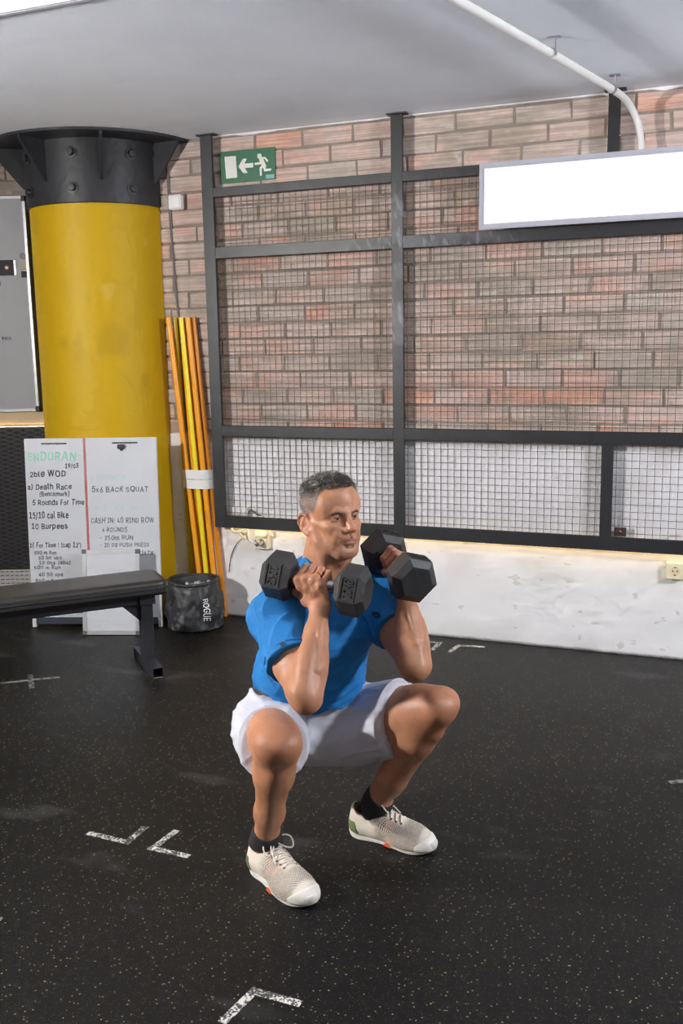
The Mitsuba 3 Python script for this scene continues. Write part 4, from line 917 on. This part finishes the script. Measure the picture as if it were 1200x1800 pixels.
fi = np.nonzero(hm)[0]; pick = rh.choice(fi, 15000, p=ta[fi]/ta[fi].sum())
bc = rh.dirichlet((1, 1, 1), len(pick)); root = np.einsum('ij,ijk->ik', bc, sv[skin.faces[pick]]); nn = sn[skin.faces[pick]].mean(1); nn /= np.linalg.norm(nn, axis=1, keepdims=True)
Lr = (root-HO)@HA.T/HS; top = np.clip((Lr[:, 2]-.062)/.03, 0, 1)*np.clip((Lr[:, 0]+.085)/.05, .25, 1)
clump = meshkit.noise(Lr*V(70, 110, 60), 3)*2-1; cl2 = meshkit.noise(Lr*V(45, 80, 40), 7)*2-1
dirs = nn*(1-.45*top)[:, None]+HX*(.75*top)[:, None]+HZ*(-.25*(1-top)+.25*top)[:, None]+rh.normal(0, .16, root.shape)+HY*(.45*clump*top)[:, None]
bend = nn*(.35-.25*top)[:, None]+HX*(1.25*top)[:, None]+HZ*(-.8*(1-top)-.05*top)[:, None]-HX*(.4*(1-top))[:, None]+HY*(.8*clump*top-.15*top)[:, None]+HZ*(.45*cl2*top)[:, None]+rh.normal(0, .22, root.shape)
dirs /= np.linalg.norm(dirs, axis=1, keepdims=True)
ln_ = (.0042+.0175*top)*rh.uniform(.75, 1.15, len(root))*(1+.22*cl2*top)
fade = np.clip((Lr[:, 2]+.03)/.07, .35, 1)
ln_ *= np.where(top < .1, fade, 1)*(1-.45*np.clip((Lr[:, 0]-.035)/.04, 0, 1))
silver = rh.uniform(0, 1, len(root)) < (.86-.38*top+.22*clump+.25*np.clip(Lr[:, 0]/.05, 0, 1)*(1-top))
g = np.where(silver, rh.uniform(150, 222, len(root)), rh.uniform(40, 100, len(root)))
hc_ = np.array([rgb(v, v*.975, v*.95) for v in g])
hmesh, hcol = strands(root, dirs, bend, ln_, np.where(top > .3, .00052, .00042), hc_)
part(man, 'hair', hmesh, 'm_hair', False, label='short dark grey hair with silver sides', kind='stuff', color=hcol)
for s in (-1, 1):       # brows: rooted on the brow ridge
    bm = (np.linalg.norm(L-[.078, s*.0300, .0125], axis=1) < .034)&(x > .05); cand = np.nonzero(bm)[0]; Lb = L[cand]
    u_ = np.abs(Lb[:, 1]); zc_ = .0125+.0040*np.clip((u_-.012)/.022, 0, 1)-.0085*np.clip((u_-.036)/.016, 0, 1)
    ok = (np.abs(Lb[:, 2]-zc_) < .0028*np.clip((.058-u_)/.03, .2, 1))&(u_ > .010)&(u_ < .053)
    cand = cand[ok]; pk = rh.choice(cand, 420); r_ = sv[pk]+rh.normal(0, .0004, (420, 3)); n_ = sn[pk]
    db = HY*s*.9+HZ*.25+HX*-.2; b_ = np.tile(HY*s-HX*.35-HZ*.12, (420, 1))+rh.normal(0, .15, (420, 3))
    mm, cc_ = strands(r_, n_*.5+db+rh.normal(0, .15, (420, 3)), b_, rh.uniform(.005, .0085, 420), np.full(420, .00015), np.array([rgb(v, v*.85, v*.75) for v in rh.uniform(50, 110, 420)]), 2)
    part(man, 'eyebrow', mm, 'm_hair', False, kind='stuff', color=cc_)
    eye = trimesh.creation.icosphere(5, EYE_R*HS); ev = np.array(eye.vertices)
    gaze = unit(HX*.965+HY*.14*s*-.2+HY*-.03-HZ*.02); a = np.arccos(np.clip(ev@gaze/np.linalg.norm(ev, axis=1), -1, 1))*EYE_R
    ec = np.where((a < .0058)[:, None], np.array(rgb(52, 32, 22)), np.array(rgb(168, 152, 142))); ec = np.where((a < .0026)[:, None], np.array(rgb(8, 7, 7)), ec)
    ev = ev*(1+.045*np.clip(1-(a/.0062)**2, 0, 1))[:, None]
    part(man, 'eye', trimesh.Trimesh(ev+EC[s], eye.faces, process=False), 'm_eye', True, color=ec)
    ls_ = [eye_pt(s, aa, e, EYE_R+.0021) for aa, e in ((-.98, .06), (-.6, .28), (-.15, .365), (.3, .35), (.7, .24), (1.08, .04))]
    part(man, 'eyelash', tube(spline(ls_, 18), .0005*HS, 5), 'm_lash', True)
mat('m_lash', rgb(24, 18, 16), .6)
def ring_at(c, n_, R_, r_, m=40, k=10):
    X_, Y_, Z_ = frame_of(n_); a = np.linspace(0, 2*np.pi, m+1); return tube([c+R_*(np.cos(q)*X_+np.sin(q)*Y_) for q in a], r_, k, False)
mat('m_gold', rgb(230, 196, 130), .22, metallic=1.0)
h_, mcp_, ha_, fac_, rr_ = hR
kp, pp = mcp_[2], h_(ha_[2], .003, .0345*fac_[2]+.002)
rg = thing('finger_ring', 'thin golden ring on the ring finger of the hand nearer the camera', 'ring')
put(rg, ring_at(q3(kp, pp, .52), pp-kp, .0103, .0013), 'm_gold', True)

# ---------------------------------------------------------------- clothes: thin shells over the body
def knit(p, n, uv): return fbm(p.x*500, p.y*500, p.z*500, 2)+.6*fbm(p.x*40, p.y*40, p.z*40, 3)
mat('m_shirt', proc(lambda p, n, uv: mix(rgb(16, 104, 168), rgb(26, 116, 182), fbm(p.x*260, p.y*260, p.z*420, 2))), .8, knit, .0012, 5e-4, sheen=.3)
mat('m_shorts', proc(lambda p, n, uv: mix(rgb(200, 200, 208), rgb(190, 190, 199), fbm(p.x*10, p.y*10, p.z*10, 3))), .6, lambda p, n, uv: fbm(p.x*60, p.y*60, p.z*60, 3), .0015, sheen=.3)
mat('m_waist', proc(lambda p, n, uv: mix(rgb(34, 34, 38), rgb(86, 86, 92), smoothstep(.6, .68, noise(p.x*70, p.y*70, p.z*40)))), .6)
mat('m_sock', proc(lambda p, n, uv: mix(rgb(30, 30, 32), rgb(44, 44, 46), noise(p.x*300, p.y*300, p.z*500))), .85)
mat('m_emblem', rgb(42, 42, 50), .5)
axL, axR = LL[0], LR[0]
S = Sdf()
S.ell(ts(.022, 0, .355), (.124, .168, .150), [FWs, LATs, SPN], .05)
S.ell(ts(.008, 0, .21), (.142, .164, .16), [FWs, LATs, SPN], .05)
S.ell(tr(.002, 0, .090), (.156, .172, .125), [FWh, LATh, SPN], .05)
hem = {}
for s, sh, el, t, rh0, rh1 in ((-1, Rsh, Relb, .58, .057, .0645), (1, Lsh, Lelb, .50, .066, .0650)):
    u = unit(el-sh); S.cone(NECK-SPN*.055+LATs*s*.03, sh-SPN*.006, .058, .054, .05)
    S.ball(sh+SPN*.002, .054, .04)
    he_ = q3(sh, el, t); S.sleeve(sh, q3(sh, el, t+.06), rh0, rh1, he_, u, .03); hem[s] = (he_, u, rh1)
S.cone(NECK-SPN*.05-FWs*.01, NECK-SPN*.004-FWs*.006, .080, .068, .03)                   # towards the collar
for s, sh in ((-1, Rsh), (1, Lsh)):
    S.cone(NECK+SPN*.006+LATs*s*.045-FWs*.012, sh+SPN*.002, .044, .047, .04)
    S.ell(ts(.098, s*.072, .385), (.03, .062, .05), [FWs, LATs, SPN], .05)          # chest
# draped folds
def px(xp, yp, dep):      # a fold is laid where the photo shows it, on the cloth's own surface
    return V(0, 0, EYE)+(_f+CR_*((xp-600)/FPX)-CU_*((yp-900)/FPX))*dep
for a, b, r, k in ((ts(.02, -.150, .285), ts(.122, -.06, .32), .010, .014), (ts(.0, -.155, .25), ts(.118, -.04, .265), .009, .014), (ts(-.03, -.150, .17), ts(.10, -.06, .11), .010, .016),
                   (ts(-.05, -.142, .12), ts(.07, -.115, .08), .012, .014), (ts(-.07, -.130, .085), ts(.05, -.130, .035), .012, .014), (ts(.02, .150, .29), ts(.120, .05, .33), .010, .014), (ts(.03, .150, .24), ts(.125, .04, .24), .008, .014)):
    S.chain([a, (a+b)/2+FWs*.004, b], [r*.6, r, r*.5], k)
for a, b, r in ((q3(Rsh, Relb, .02)-CF_*.062+CR_*.05, q3(Rsh, Relb, .28)-CF_*.055-CR_*.03, .0110), (q3(Rsh, Relb, .16)-CF_*.060+CR_*.04, q3(Rsh, Relb, .38)-CF_*.050-CR_*.035, .0100), (q3(Lsh, Lelb, .05)-CF_*.058-CR_*.03, q3(Lsh, Lelb, .40)-CF_*.050+CR_*.02, .0095)):
    S.chain([a, (a+b)/2-CF_*.005, b], [r*.7, r, r*.5], .009)
fdir = lambda P, a, b, c, sd: meshkit.noise(np.stack([(P-PEL)@a, (P-PEL)@b, (P-PEL)@c], 1), sd)
hemP, hemN = tr(.0, 0, .183), -unit(SPN+FWh*.03+LATh*.08)
def shirt_post(P, d):
    P = P.astype(float)
    n1 = fdir(P, FWs*16+LATs*9, LATs*7-SPN*14, SPN*30+FWs*18, 3); n2 = fdir(P, FWs*30, LATs*18+SPN*22, SPN*46, 5)
    z = (P-PEL)@SPN; wr = np.clip(1.1-z/.42, .35, 1)
    d = d-((1-np.abs(2*n1-1))**3*.0150*wr+(n2-.5)*.006)
    e = (P-hemP)@hemN+.006*np.sin((P@LATh)*60+P@FWh*40); d = np.maximum(d, e)
    ax_ = unit(HO-NECK); w = P-(NECK+FWs*.012); h_ = w@ax_; rr = np.linalg.norm(w-h_[:, None]*ax_, axis=1)
    return np.maximum(d, np.where(h_ > -.09, .0565+.10*np.clip(-h_-.015, 0, 1)*0-rr, -1))
g = .0032
shirt = surface(S, [axis_steps(-1.40, -.68, g), axis_steps(1.98, 2.78, g), axis_steps(.24, .93, g)], shirt_post, shell=.0075)
shp = part(man, 'shirt', shirt, 'm_shirt', True, label='bright blue short-sleeved shirt')
# collar: a knitted rib around the neck opening, dropped onto the shirt's edge
sv2 = np.array(shirt.vertices); ax_ = unit(HO-NECK); w = sv2-(NECK+FWs*.012); hh = w@ax_; rad = np.linalg.norm(w-hh[:, None]*ax_, axis=1)
cx_, cy_, _z = FWs-ax_*(FWs@ax_), None, None; cx_ = unit(cx_); cy_ = np.cross(ax_, cx_); ang = np.arctan2(w@cy_, w@cx_); ed = (np.abs(rad-.0565) < .004)&(hh > -.09)
col_pts = []
for a in np.linspace(-np.pi, np.pi, 49)[:-1]:
    da = np.abs((ang-a+np.pi) % (2*np.pi)-np.pi); m_ = ed&(da < .16)
    col_pts.append(hh[m_].max() if m_.any() else np.nan)
cp = np.array(col_pts); cp = np.where(np.isnan(cp), np.nanmedian(cp), cp)
from scipy.ndimage import gaussian_filter1d
cp = gaussian_filter1d(cp, 2, mode='wrap'); aa = np.linspace(-np.pi, np.pi, 49)[:-1]
cpt = NECK+FWs*.012+ax_*(cp-.004)[:, None]+.0578*(np.cos(aa)[:, None]*cx_+np.sin(aa)[:, None]*cy_); cpt = np.vstack([cpt, cpt[:1]])
part(shp, 'collar', cat([tube(cpt+ax_*o, .0050, 8, False) for o in (0, .0045, -.0055)]), 'm_shirt', True)
for s in (-1, 1):
    c, u, r = hem[s]; part(shp, 'sleeve_hem', ring_at(c-u*.014, u, r+.0022, .0011, 48, 6), 'm_shirt', True)
# ---- shorts
wz, wn = tr(-.01, 0, .188), unit(SPN+FWh*.05-LATh*.32)
H_ = Sdf()
H_.ell(tr(-.022, 0, .005), (.130, .172, .125), [FWh, LATh, SPN], .05, cut=(wz, wn))
H_.ell(tr(.008, 0, .10), (.126, .161, .16), [FWh, LATh, SPN], .04, cut=(wz, wn))
hemS = {}
for s, hip, kn_, ax_k, t, ra, rb, dz in ((-1, Rhip, Rkn, axR, .66, .104, .090, -.010), (1, Lhip, Lkn, axL, .635, .106, .102, -.006)):
    hc_p = q3(hip, kn_, t)+V(0, 0, dz); n_ = unit(ax_k+V(0, 0, .25 if s < 0 else -.35)); hemS[s] = (hc_p, n_)
    H_.sleeve(hip+V(0, 0, -.004), q3(hip, kn_, t+.12)+V(0, 0, dz), ra, rb, hc_p, n_, .04)
    H_.sleeve(q3(hip, kn_, .25)+V(0, 0, -.03), q3(hip, kn_, t+.1)+V(0, 0, dz-.016), .082, .080, hc_p, n_, .03)
H_.cone(q3(Rhip, Rkn, .22)+V(0, 0, -.025), q3(Lhip, Lkn, .22)+V(0, 0, -.025), .062, .062, .06)       # crotch cloth
H_.chain([tr(.10, -.03, -.01), q3(Rhip, Rkn, .42)+LATh*.05+V(0, 0, .045)], [.012, .006], .02); H_.chain([tr(.09, .04, -.02), q3(Lhip, Lkn, .45)+V(0, 0, .082)], [.014, .006], .02)
def shorts_post(P, d):
    P = P.astype(float)
    dist = []
    for s, hip, kn_, ax_k in ((-1, Rhip, Rkn, axR), (1, Lhip, Lkn, axL)):
        w = P-hip; t = w@ax_k; e1 = unit(np.cross(ax_k, V(0, 0, 1))); e2 = np.cross(ax_k, e1); a, b = w@e1, w@e2; dist.append((np.hypot(a, b)+np.clip(-t, 0, 1), np.arctan2(b, a), t))
    for q, s in ((0, -1), (1, 1)):
        own = np.clip((dist[1-q][0]-dist[q][0])/.06+.5, 0, 1); th, t = dist[q][1], dist[q][2]
        u = meshkit.noise(np.stack([3.4*np.cos(th)+t*1.5, 3.4*np.sin(th)+t*2.0, t*2.2+5*s], 1), 21+s); u2 = meshkit.noise(np.stack([7*np.cos(th)+t*2, 7*np.sin(th), t*3.0], 1), 31+s)
        d = d-own*((1-np.abs(2*u-1))**3*.0075+(1-np.abs(2*u2-1))**2*.0020)*np.clip((.33-t)/.10, .35, 1)
    return d
shorts = surface(H_, [axis_steps(-1.42, -.70, g), axis_steps(2.06, 2.76, g), axis_steps(.16, .64, g)], shorts_post, shell=.0085)
sho = part(man, 'shorts', shorts, 'm_shorts', True, label='pale grey sports shorts')
Wb = Sdf(); Wb.ell(tr(.006, 0, .12), (.1275, .1625, .20), [FWh, LATh, SPN])
def waist_post(P, d):
    e = (P.astype(float)-wz)@wn; return np.maximum(np.maximum(d, e-.030), -e-.012)
part(sho, 'waistband', surface(Wb, [axis_steps(-1.36, -.90, .0034), axis_steps(2.2, 2.70, .0034), axis_steps(.38, .66, .0034)], waist_post, shell=.006), 'm_waist', True, label='black patterned waistband')
# ---- emblems and seams, laid on the cloth
def patch(mesh_obj, target, poly, up_hint, h=.0012):
    vv, vn = np.array(mesh_obj.vertices), np.array(mesh_obj.vertex_normals); c = V(0, 0, EYE); d_ = unit(target-c); w = vv-c; t = w@d_; dist = np.linalg.norm(w-t[:, None]*d_, axis=1)
    f_ = (dist < .012)&((vn@d_) < -.1); i = np.nonzero(f_)[0][np.argmin(t[f_])]; n_ = vn[np.linalg.norm(vv-vv[i], axis=1) < .012].mean(0); n_ /= np.linalg.norm(n_)
    X_ = unit(np.cross(up_hint, n_)); Y_ = np.cross(n_, X_); return place(extrude(poly, h), vv[i]+n_*.0006, X_, Y_, n_)
def arcs(s): # two crossing open arcs
    a = sg.LineString([(s*math.cos(t), s*.55*math.sin(t)-s*.25) for t in np.linspace(.35, np.pi-.35, 14)]).buffer(s*.16); b = sg.LineString([(s*math.cos(t), -s*.55*math.sin(t)+s*.25) for t in np.linspace(.35, np.pi-.35, 14)]).buffer(s*.16)
    return unary_union([a, b])
part(shp, 'emblem', patch(shirt, px(497, 1124, 2.4), sg.Point(0, 0).buffer(.0062), V(0, 0, 1)), 'm_emblem')
part(shp, 'emblem', patch(shirt, px(654, 1079, 2.6), arcs(.017), V(0, 0, 1)), 'm_emblem')
part(sho, 'emblem', patch(shorts, px(470, 1257, 2.6), arcs(.013), V(.3, 0, 1)), 'm_emblem')
# ---- socks: follow the leg they cover
for s, kn_, an_ in ((-1, Rkn, Rank), (1, Lkn, Lank)):
    sx_ = unit(an_-kn_)
    def sock_post(P, d, a=an_, v=sx_):
        P = P.astype(float); rib = .0006*np.sin((P@v)*1100); return np.maximum(np.maximum(d-.0035-rib, -((P-(a-v*.062))@v)), .072-P[:, 2])
    lo, hi = an_-.09, an_+.09
    b2 = Sdf(); b2.p = [p for i_, p in enumerate(body.p) if p[2] is not None and not (FOOT[0] <= i_ <= FOOT[1] or FOOT[2] <= i_ <= FOOT[3]) and np.linalg.norm(p[2]-an_) < .30]
    part(man, 'sock', surface(b2, [axis_steps(lo[k], hi[k]+(.03 if k == 2 else 0), .0026) for k in range(3)], sock_post, shell=.006), 'm_sock', True, label='short black ribbed sock')

# ---------------------------------------------------------------- shoes
SHOE_L = .292
def shoe_upper_c(p, n, uv):
    a = smoothstep(.085, .13, uv.x)*smoothstep(.252, .235, uv.x)*smoothstep(.020, .028, dr.abs(uv.y))
    a = dr.maximum(a, smoothstep(.185, .20, uv.x)*smoothstep(.252, .24, uv.x))
    u, v = (uv.x+uv.y)*150, (uv.x-uv.y)*150
    fu, fv = u-dr.floor(u)-.5, v-dr.floor(v)-.5
    dot = smoothstep(.40, .30, dr.maximum(dr.abs(fu), dr.abs(fv)))
    tint = mix(rgb(92, 80, 68), rgb(190, 112, 86), smoothstep(.19, .15, uv.x)*smoothstep(.5, .7, fbm(uv.x*60, uv.y*60, 1.0, 2)))
    return mix(rgb(226, 216, 200), tint, dot*a*.95)
mat('m_shoe', proc(shoe_upper_c), .7)
mat('m_midsole', rgb(236, 232, 224), .55); mat('m_lace', rgb(224, 214, 202), .75); mat('m_olive', rgb(104, 116, 78), .6); mat('m_lining', rgb(84, 74, 56), .85)
mat('m_toe', rgb(236, 230, 222), .5); mat('m_outsole_orange', rgb(224, 92, 52), .5); mat('m_eyelet', rgb(86, 74, 58), .7)
def outline(k=1.0, n=96):      # right foot seen from above, +y = inner side
    pts = np.array([(0, 0), (.006, .018), (.03, .031), (.075, .031), (.12, .030), (.165, .040), (.205, .046), (.245, .040), (.275, .026), (.2915, .006), (.286, -.014), (.262, -.034), (.225, -.047), (.18, -.051), (.13, -.044), (.08, -.036), (.035, -.033), (.007, -.020)])
    from scipy.interpolate import splprep, splev
    tck, _ = splprep(np.vstack([pts, pts[:1]]).T, s=2e-5, per=True); x_, y_ = splev(np.linspace(0, 1, n+1)[:-1], tck); c = np.array([.145, 0]); return c+(np.stack([x_, y_], 1)-c)*k
def make_shoe(heel, dirv, s, lab):
    k = part(man, 'shoe', trimesh.Trimesh(), 'm_shoe') if 0 else None
    X, Y, Z = dirv, np.cross(V(0, 0, 1), dirv)*s, V(0, 0, 1); key = numbered(man+'__shoe'); labels[key] = {'label': lab}
    G = lambda x, y, z: heel+X*x+Y*y+Z*z
    def W(m):
        v = np.array(m.vertices); f = np.array(m.faces); f = f[:, ::-1] if s < 0 else f
        return trimesh.Trimesh(heel+v[:, :1]*X+v[:, 1:2]*Y+v[:, 2:]*Z, f, process=False)
    spring = lambda x: .016*np.clip((x-.215)/.075, 0, 1)**2+.006*np.clip((.03-x)/.03, 0, 1)**2
    # sole
    prof = [(0, .93), (.002, .965), (.010, .99), (.020, 1.0), (.029, .992), (.0345, .968), (.035, .90)]; rows = []
    for z, q in prof:
        o = outline(1); c = np.array([.145, -.002]); n_ = o-c; o2 = o-n_/np.linalg.norm(n_, axis=1, keepdims=True)*(1-q)*.11
        zz = z*(1-.25*np.clip((o2[:, 0]-.15)/.14, 0, 1)+.18*np.clip((.1-o2[:, 0])/.1, 0, 1))+spring(o2[:, 0]); rows.append(np.column_stack([o2, zz]))
    n = len(rows[0]); v = np.vstack(rows+[[[.145, 0, spring(.145)]], [[.145, 0, .035]]]); f = []
    for i in range(len(rows)-1):
        a = i*n+np.arange(n); b = i*n+(np.arange(n)+1) % n; f += [np.stack([a, b, b+n], 1), np.stack([a, b+n, a+n], 1)]
    b = np.arange(n); f += [np.stack([np.roll(b, -1), b, b*0+len(rows)*n], 1), np.stack([(len(rows)-1)*n+b, (len(rows)-1)*n+np.roll(b, -1), b*0+len(rows)*n+1], 1)]
    sole = W(trimesh.Trimesh(v, np.vstack(f), process=False)); scene[key+'__sole'] = ply(sole, 'm_midsole', 50)
    for sd in (1, -1):
        og = [(.128, sd*.034 if sd > 0 else -.0475, .003), (.142, sd*.037 if sd > 0 else -.049, .017), (.158, sd*.042 if sd > 0 else -.0515, .003)]
        m = hull([(x_, y_-sd*.004, z_) for x_, y_, z_ in og]+[(x_, y_-sd*.0012, z_) for x_, y_, z_ in og]); part(key, 'outsole_insert', W(m), 'm_outsole_orange', label='orange insert')
    # upper
    U = Sdf()
    U.chain([V(.046, 0, .040), V(.040, 0, .090)], [.036, .030], .02); U.chain([V(.05, 0, .045), V(.11, 0, .047), V(.17, -.002, .036), V(.215, -.001, .028), V(.243, .001, .024)], [.036, .0375, .0400, .0385, .032], .03)
    U.chain([V(.075, 0, .075), V(.115, 0, .066), V(.16, -.001, .047)], [.028, .026, .024], .03); U.ell(V(.20, -.004, .026), (.06, .049, .026), None, .03); U.ell(V(.245, .003, .024), (.036, .034, .022), None, .02)
    U.ell(V(.060, 0, .118), (.044, .060, .026), None, .02, -1)        # ankle dip
    U.chain([V(.052, 0, .055), V(.060, 0, .16)], [.026, .038], .01, -1)      # foot hole
    def up_post(P, d):
        P = P.astype(float); e = -(P[:, 2]-.016); return np.maximum(d, np.maximum(e, P[:, 2]-(.101-.25*np.clip(P[:, 0]-.02, 0, .02)+.0)*1.0-.1*np.clip(P[:, 0]-.08, 0, 1)))
    gx = [axis_steps(-.01, .30, .0024), axis_steps(-.065, .065, .0024), axis_steps(.01, .125, .0024)]
    up = surface(U, gx, up_post, shell=.0055); vv = np.array(up.vertices)
    uv = np.column_stack([vv[:, 0], np.sign(vv[:, 1])*(np.abs(vv[:, 1])+np.clip(.055-vv[:, 2], 0, .05))])
    scene[key+'__upper'] = ply(W(up), 'm_shoe', True, uv=uv)
    HO_ = Sdf(); HO_.chain([V(.052, 0, .045), V(.060, 0, .16)], [.026, .038], .01)
    part(key, 'lining', W(surface(U, gx, lambda P, d: np.maximum.reduce([d-.0016, -(d+.0025), HO_.value(P)-.0035, .045-P[:, 2], up_post(P, d*0-1)-.0012]).astype(np.float32))), 'm_lining', True, label='olive brown lining at the collar')
    part(key, 'heel_clip', W(surface(U, gx, lambda P, d: np.maximum(np.maximum(d-.0022, -(d+.0035)), np.maximum(P[:, 0]-.050+.35*(P[:, 2]-.03), np.maximum(.024-P[:, 2], P[:, 2]-.056-.1*P[:, 0]))).astype(np.float32))), 'm_olive', True, label='olive green heel clip')
    part(key, 'toe_cap', W(surface(U, gx, lambda P, d: np.maximum(np.maximum(d-.0018, -(d+.0035)), np.maximum(.236+.35*np.abs(P[:, 1])*0+1.2*np.clip(P[:, 2]-.030, 0, 1)-P[:, 0], .016-P[:, 2])).astype(np.float32))), 'm_toe', True, label='smooth toe cap')
    def topz(x_, y_):
        zz = np.linspace(.125, .02, 106); d = U.value(np.column_stack([np.full(106, x_), np.full(106, y_), zz])); i = np.argmax(d < 0); return zz[i]
    # tongue and laces
    tg = [V(.118, 0, topz(.118, 0)+.001), V(.100, 0, .094), V(.084, 0, .113)]
    T_ = Sdf(); T_.chain(tg, [.017, .021, .017], .01)
    part(key, 'tongue', W(surface(T_, [axis_steps(.05, .15, .003), axis_steps(-.03, .03, .003), axis_steps(.05, .14, .003)], lambda P, d: np.maximum(d, np.abs((P-tg[1].astype(np.float32))@unit(np.cross(tg[2]-tg[0], V(0, 1, 0))).astype(np.float32))-.0045).astype(np.float32))), 'm_shoe', True)
    xs = np.linspace(.118, .182, 5)
    for i, x_ in enumerate(xs):
        hw = .021-.0008*i; P1 = [(x_, -hw, topz(x_, -hw)), (x_-.003, -hw*.5, topz(x_, -hw*.5)+.0022), (x_-.004, 0, topz(x_, 0)+.003), (x_-.003, hw*.5, topz(x_, hw*.5)+.0022), (x_, hw, topz(x_, hw))]
        part(key, 'lace', W(tube(spline(P1, 14), .0030, 6)), 'm_lace', True)
        if i < 4:
            x2 = xs[i+1]; P2 = [(x_, -hw, topz(x_, -hw)+.001), ((x_+x2)/2, 0, topz((x_+x2)/2, 0)+.0045), (x2, hw, topz(x2, hw)+.001)]; part(key, 'lace', W(tube(spline(P2, 10), .0026, 6)), 'm_lace', True)
        for sd in (-1, 1): part(key, 'eyelet', W(place(rev([(0, .0016), (.0042, .0012), (.0046, 0), (0, 0)], 12), V(x_, sd*(hw+.001), topz(x_, sd*(hw+.001))-.0003), V(1, 0, 0), unit(V(0, .85, -sd*.5)), unit(V(0, sd*.5, .85)))), 'm_eyelet')
    kz = topz(.112, 0)+.018; K = V(.108, 0, kz)
    for sd, pts in ((1, [(0, 0, 0), (.006, .022, .012), (.026, .040, .008), (.040, .034, -.012), (.026, .016, -.010), (.004, .003, 0)]), (-1, [(0, 0, 0), (-.006, -.02, .006), (.004, -.038, -.008), (.022, -.036, -.024), (.016, -.014, -.012), (.003, -.002, 0)])):
        part(key, 'lace_bow', W(tube(spline([K+V(*q) for q in pts], 40), .0026, 6)), 'm_lace', True)
    part(key, 'lace_bow', W(tube(spline([K, K+V(.012, -.018, -.004), K+V(.034, -.027, -.022), K+V(.050, -.030, -.038)], 20), .0024, 6)), 'm_lace', True)
    part(key, 'lace_knot', W(trimesh.creation.icosphere(2, .0062).apply_translation(K)), 'm_lace', True)
    return key
make_shoe(V(-1.209, 2.262, 0), FT_R, 1, 'cream mesh sport shoe nearer the camera'); make_shoe(V(-1.0215, 2.5405, 0), FT_L, -1, 'cream mesh sport shoe farther back')

# ---------------------------------------------------------------- dumbbells
mat('m_rubber', proc(lambda p, n, uv: mix(rgb(36, 36, 37), rgb(48, 47, 47), fbm(p.x*40, p.y*40, p.z*40, 4))*(.88+.24*noise(p.x*700, p.y*700, p.z*700))), .5, lambda p, n, uv: fbm(p.x*300, p.y*300, p.z*300, 2), .0003, 5e-4)
mat('m_chrome', rgb(196, 196, 198), .22, metallic=1.0)
def dumbbell(C, A, E0, lab):
    """C centre, A axis, E0 = normal of one side of the hexagon"""
    k = thing('dumbbell', lab, 'dumbbell', 'hexagonal ten kilogram dumbbells'); A = unit(A); E0 = unit(E0-A*(E0@A)); E1 = np.cross(A, E0)
    hx = lambda r, z: [(z, r*math.cos(math.radians(30+60*i)), r*math.sin(math.radians(30+60*i))) for i in range(6)]
    prof = [(-.0055, .0150), (.0018, .0160), (.0030, .0165)]
    hp = [(-.072, .0135), (-.055, .0138), (-.042, .0150), (0, .0172), (.042, .0150), (.055, .0138), (.072, .0135)]
    m = rev([(0, -.072)]+[(r, z) for z, r in hp]+[(0, .072)], 28); part(k, 'handle', place(m, C, E0, E1, A), 'm_chrome', 40, label='chrome handle')
    for sd in (-1, 1):
        R0, ax_ = .0665, A*sd; Yv = E1*sd; PL = lambda mm: place(mm, C, ax_, E0, Yv)
        pts = []
        for z, r in ((.0610, .046), (.0615, .0475), (.0760, R0-.0012), (.0775, R0), (.1245, R0), (.126, R0-.0012), (.1400, .047), (.1408, .0455)): pts += hx(r, z)
        hd_ = part(k, 'head', PL(hull(pts)), 'm_rubber'); af = R0*math.cos(math.radians(30))
        nk = rev([(0, .050), (.021, .050), (.024, .054), (.024, .0625), (0, .0625)], 28); part(hd_, 'neck_ring', place(nk, C, E0, E1*sd if sd > 0 else -E1*-1 if 0 else E1, A) if sd > 0 else place(nk, C, E0, -E1, -A), 'm_rubber', 40)
        # raised frame with the weight on one side; the text's up direction is towards the handle
        for sg_ in (1,):
            N_ = E0*sg_; Up = -ax_; Xt = np.cross(Up, N_); O_ = C+ax_*.101+N_*af
            fr_ = sg.box(-.029, -.019, .029, .019).buffer(.001).difference(sg.box(-.0265, -.0165, .0265, .0165)); part(hd_, 'label_frame', place(extrude(fr_, .0030), O_-N_*.0006, Xt, Up, N_), 'm_rubber')
            t_ = meshkit.text_mesh('10KG', .0195, .0034, False); w_ = t_.bounds[1][0]; t_.apply_translation((-w_/2, -.0098, -.0006)); t_.apply_transform(np.diag([.047/w_, 1.2, 1, 1])); part(hd_, 'lettering', place(t_, O_, Xt, Up, N_), 'm_rubber')
        sm = bx((-.0004, -.040, -.0005), (.0004, .040, .0005)); part(hd_, 'mould_seam', place(sm, C+ax_*.1410, ax_, unit(E0*math.cos(.5)+E1*math.sin(.5)), unit(-E0*math.sin(.5)+E1*math.cos(.5))), 'm_rubber')
    return k
dumbbell(D1, A1, -CF_+CU_*.06, 'black hexagonal dumbbell under his chin, its weight lettering facing the camera')
v45 = unit(CR_*math.cos(math.radians(46))+CU_*math.sin(math.radians(46))); v45 = unit(v45-A2*(v45@A2))
dumbbell(D2, A2, v45*math.cos(math.radians(30))+np.cross(A2, v45)*math.sin(math.radians(30)), 'black hexagonal dumbbell at his far shoulder, one end pointing at the camera')
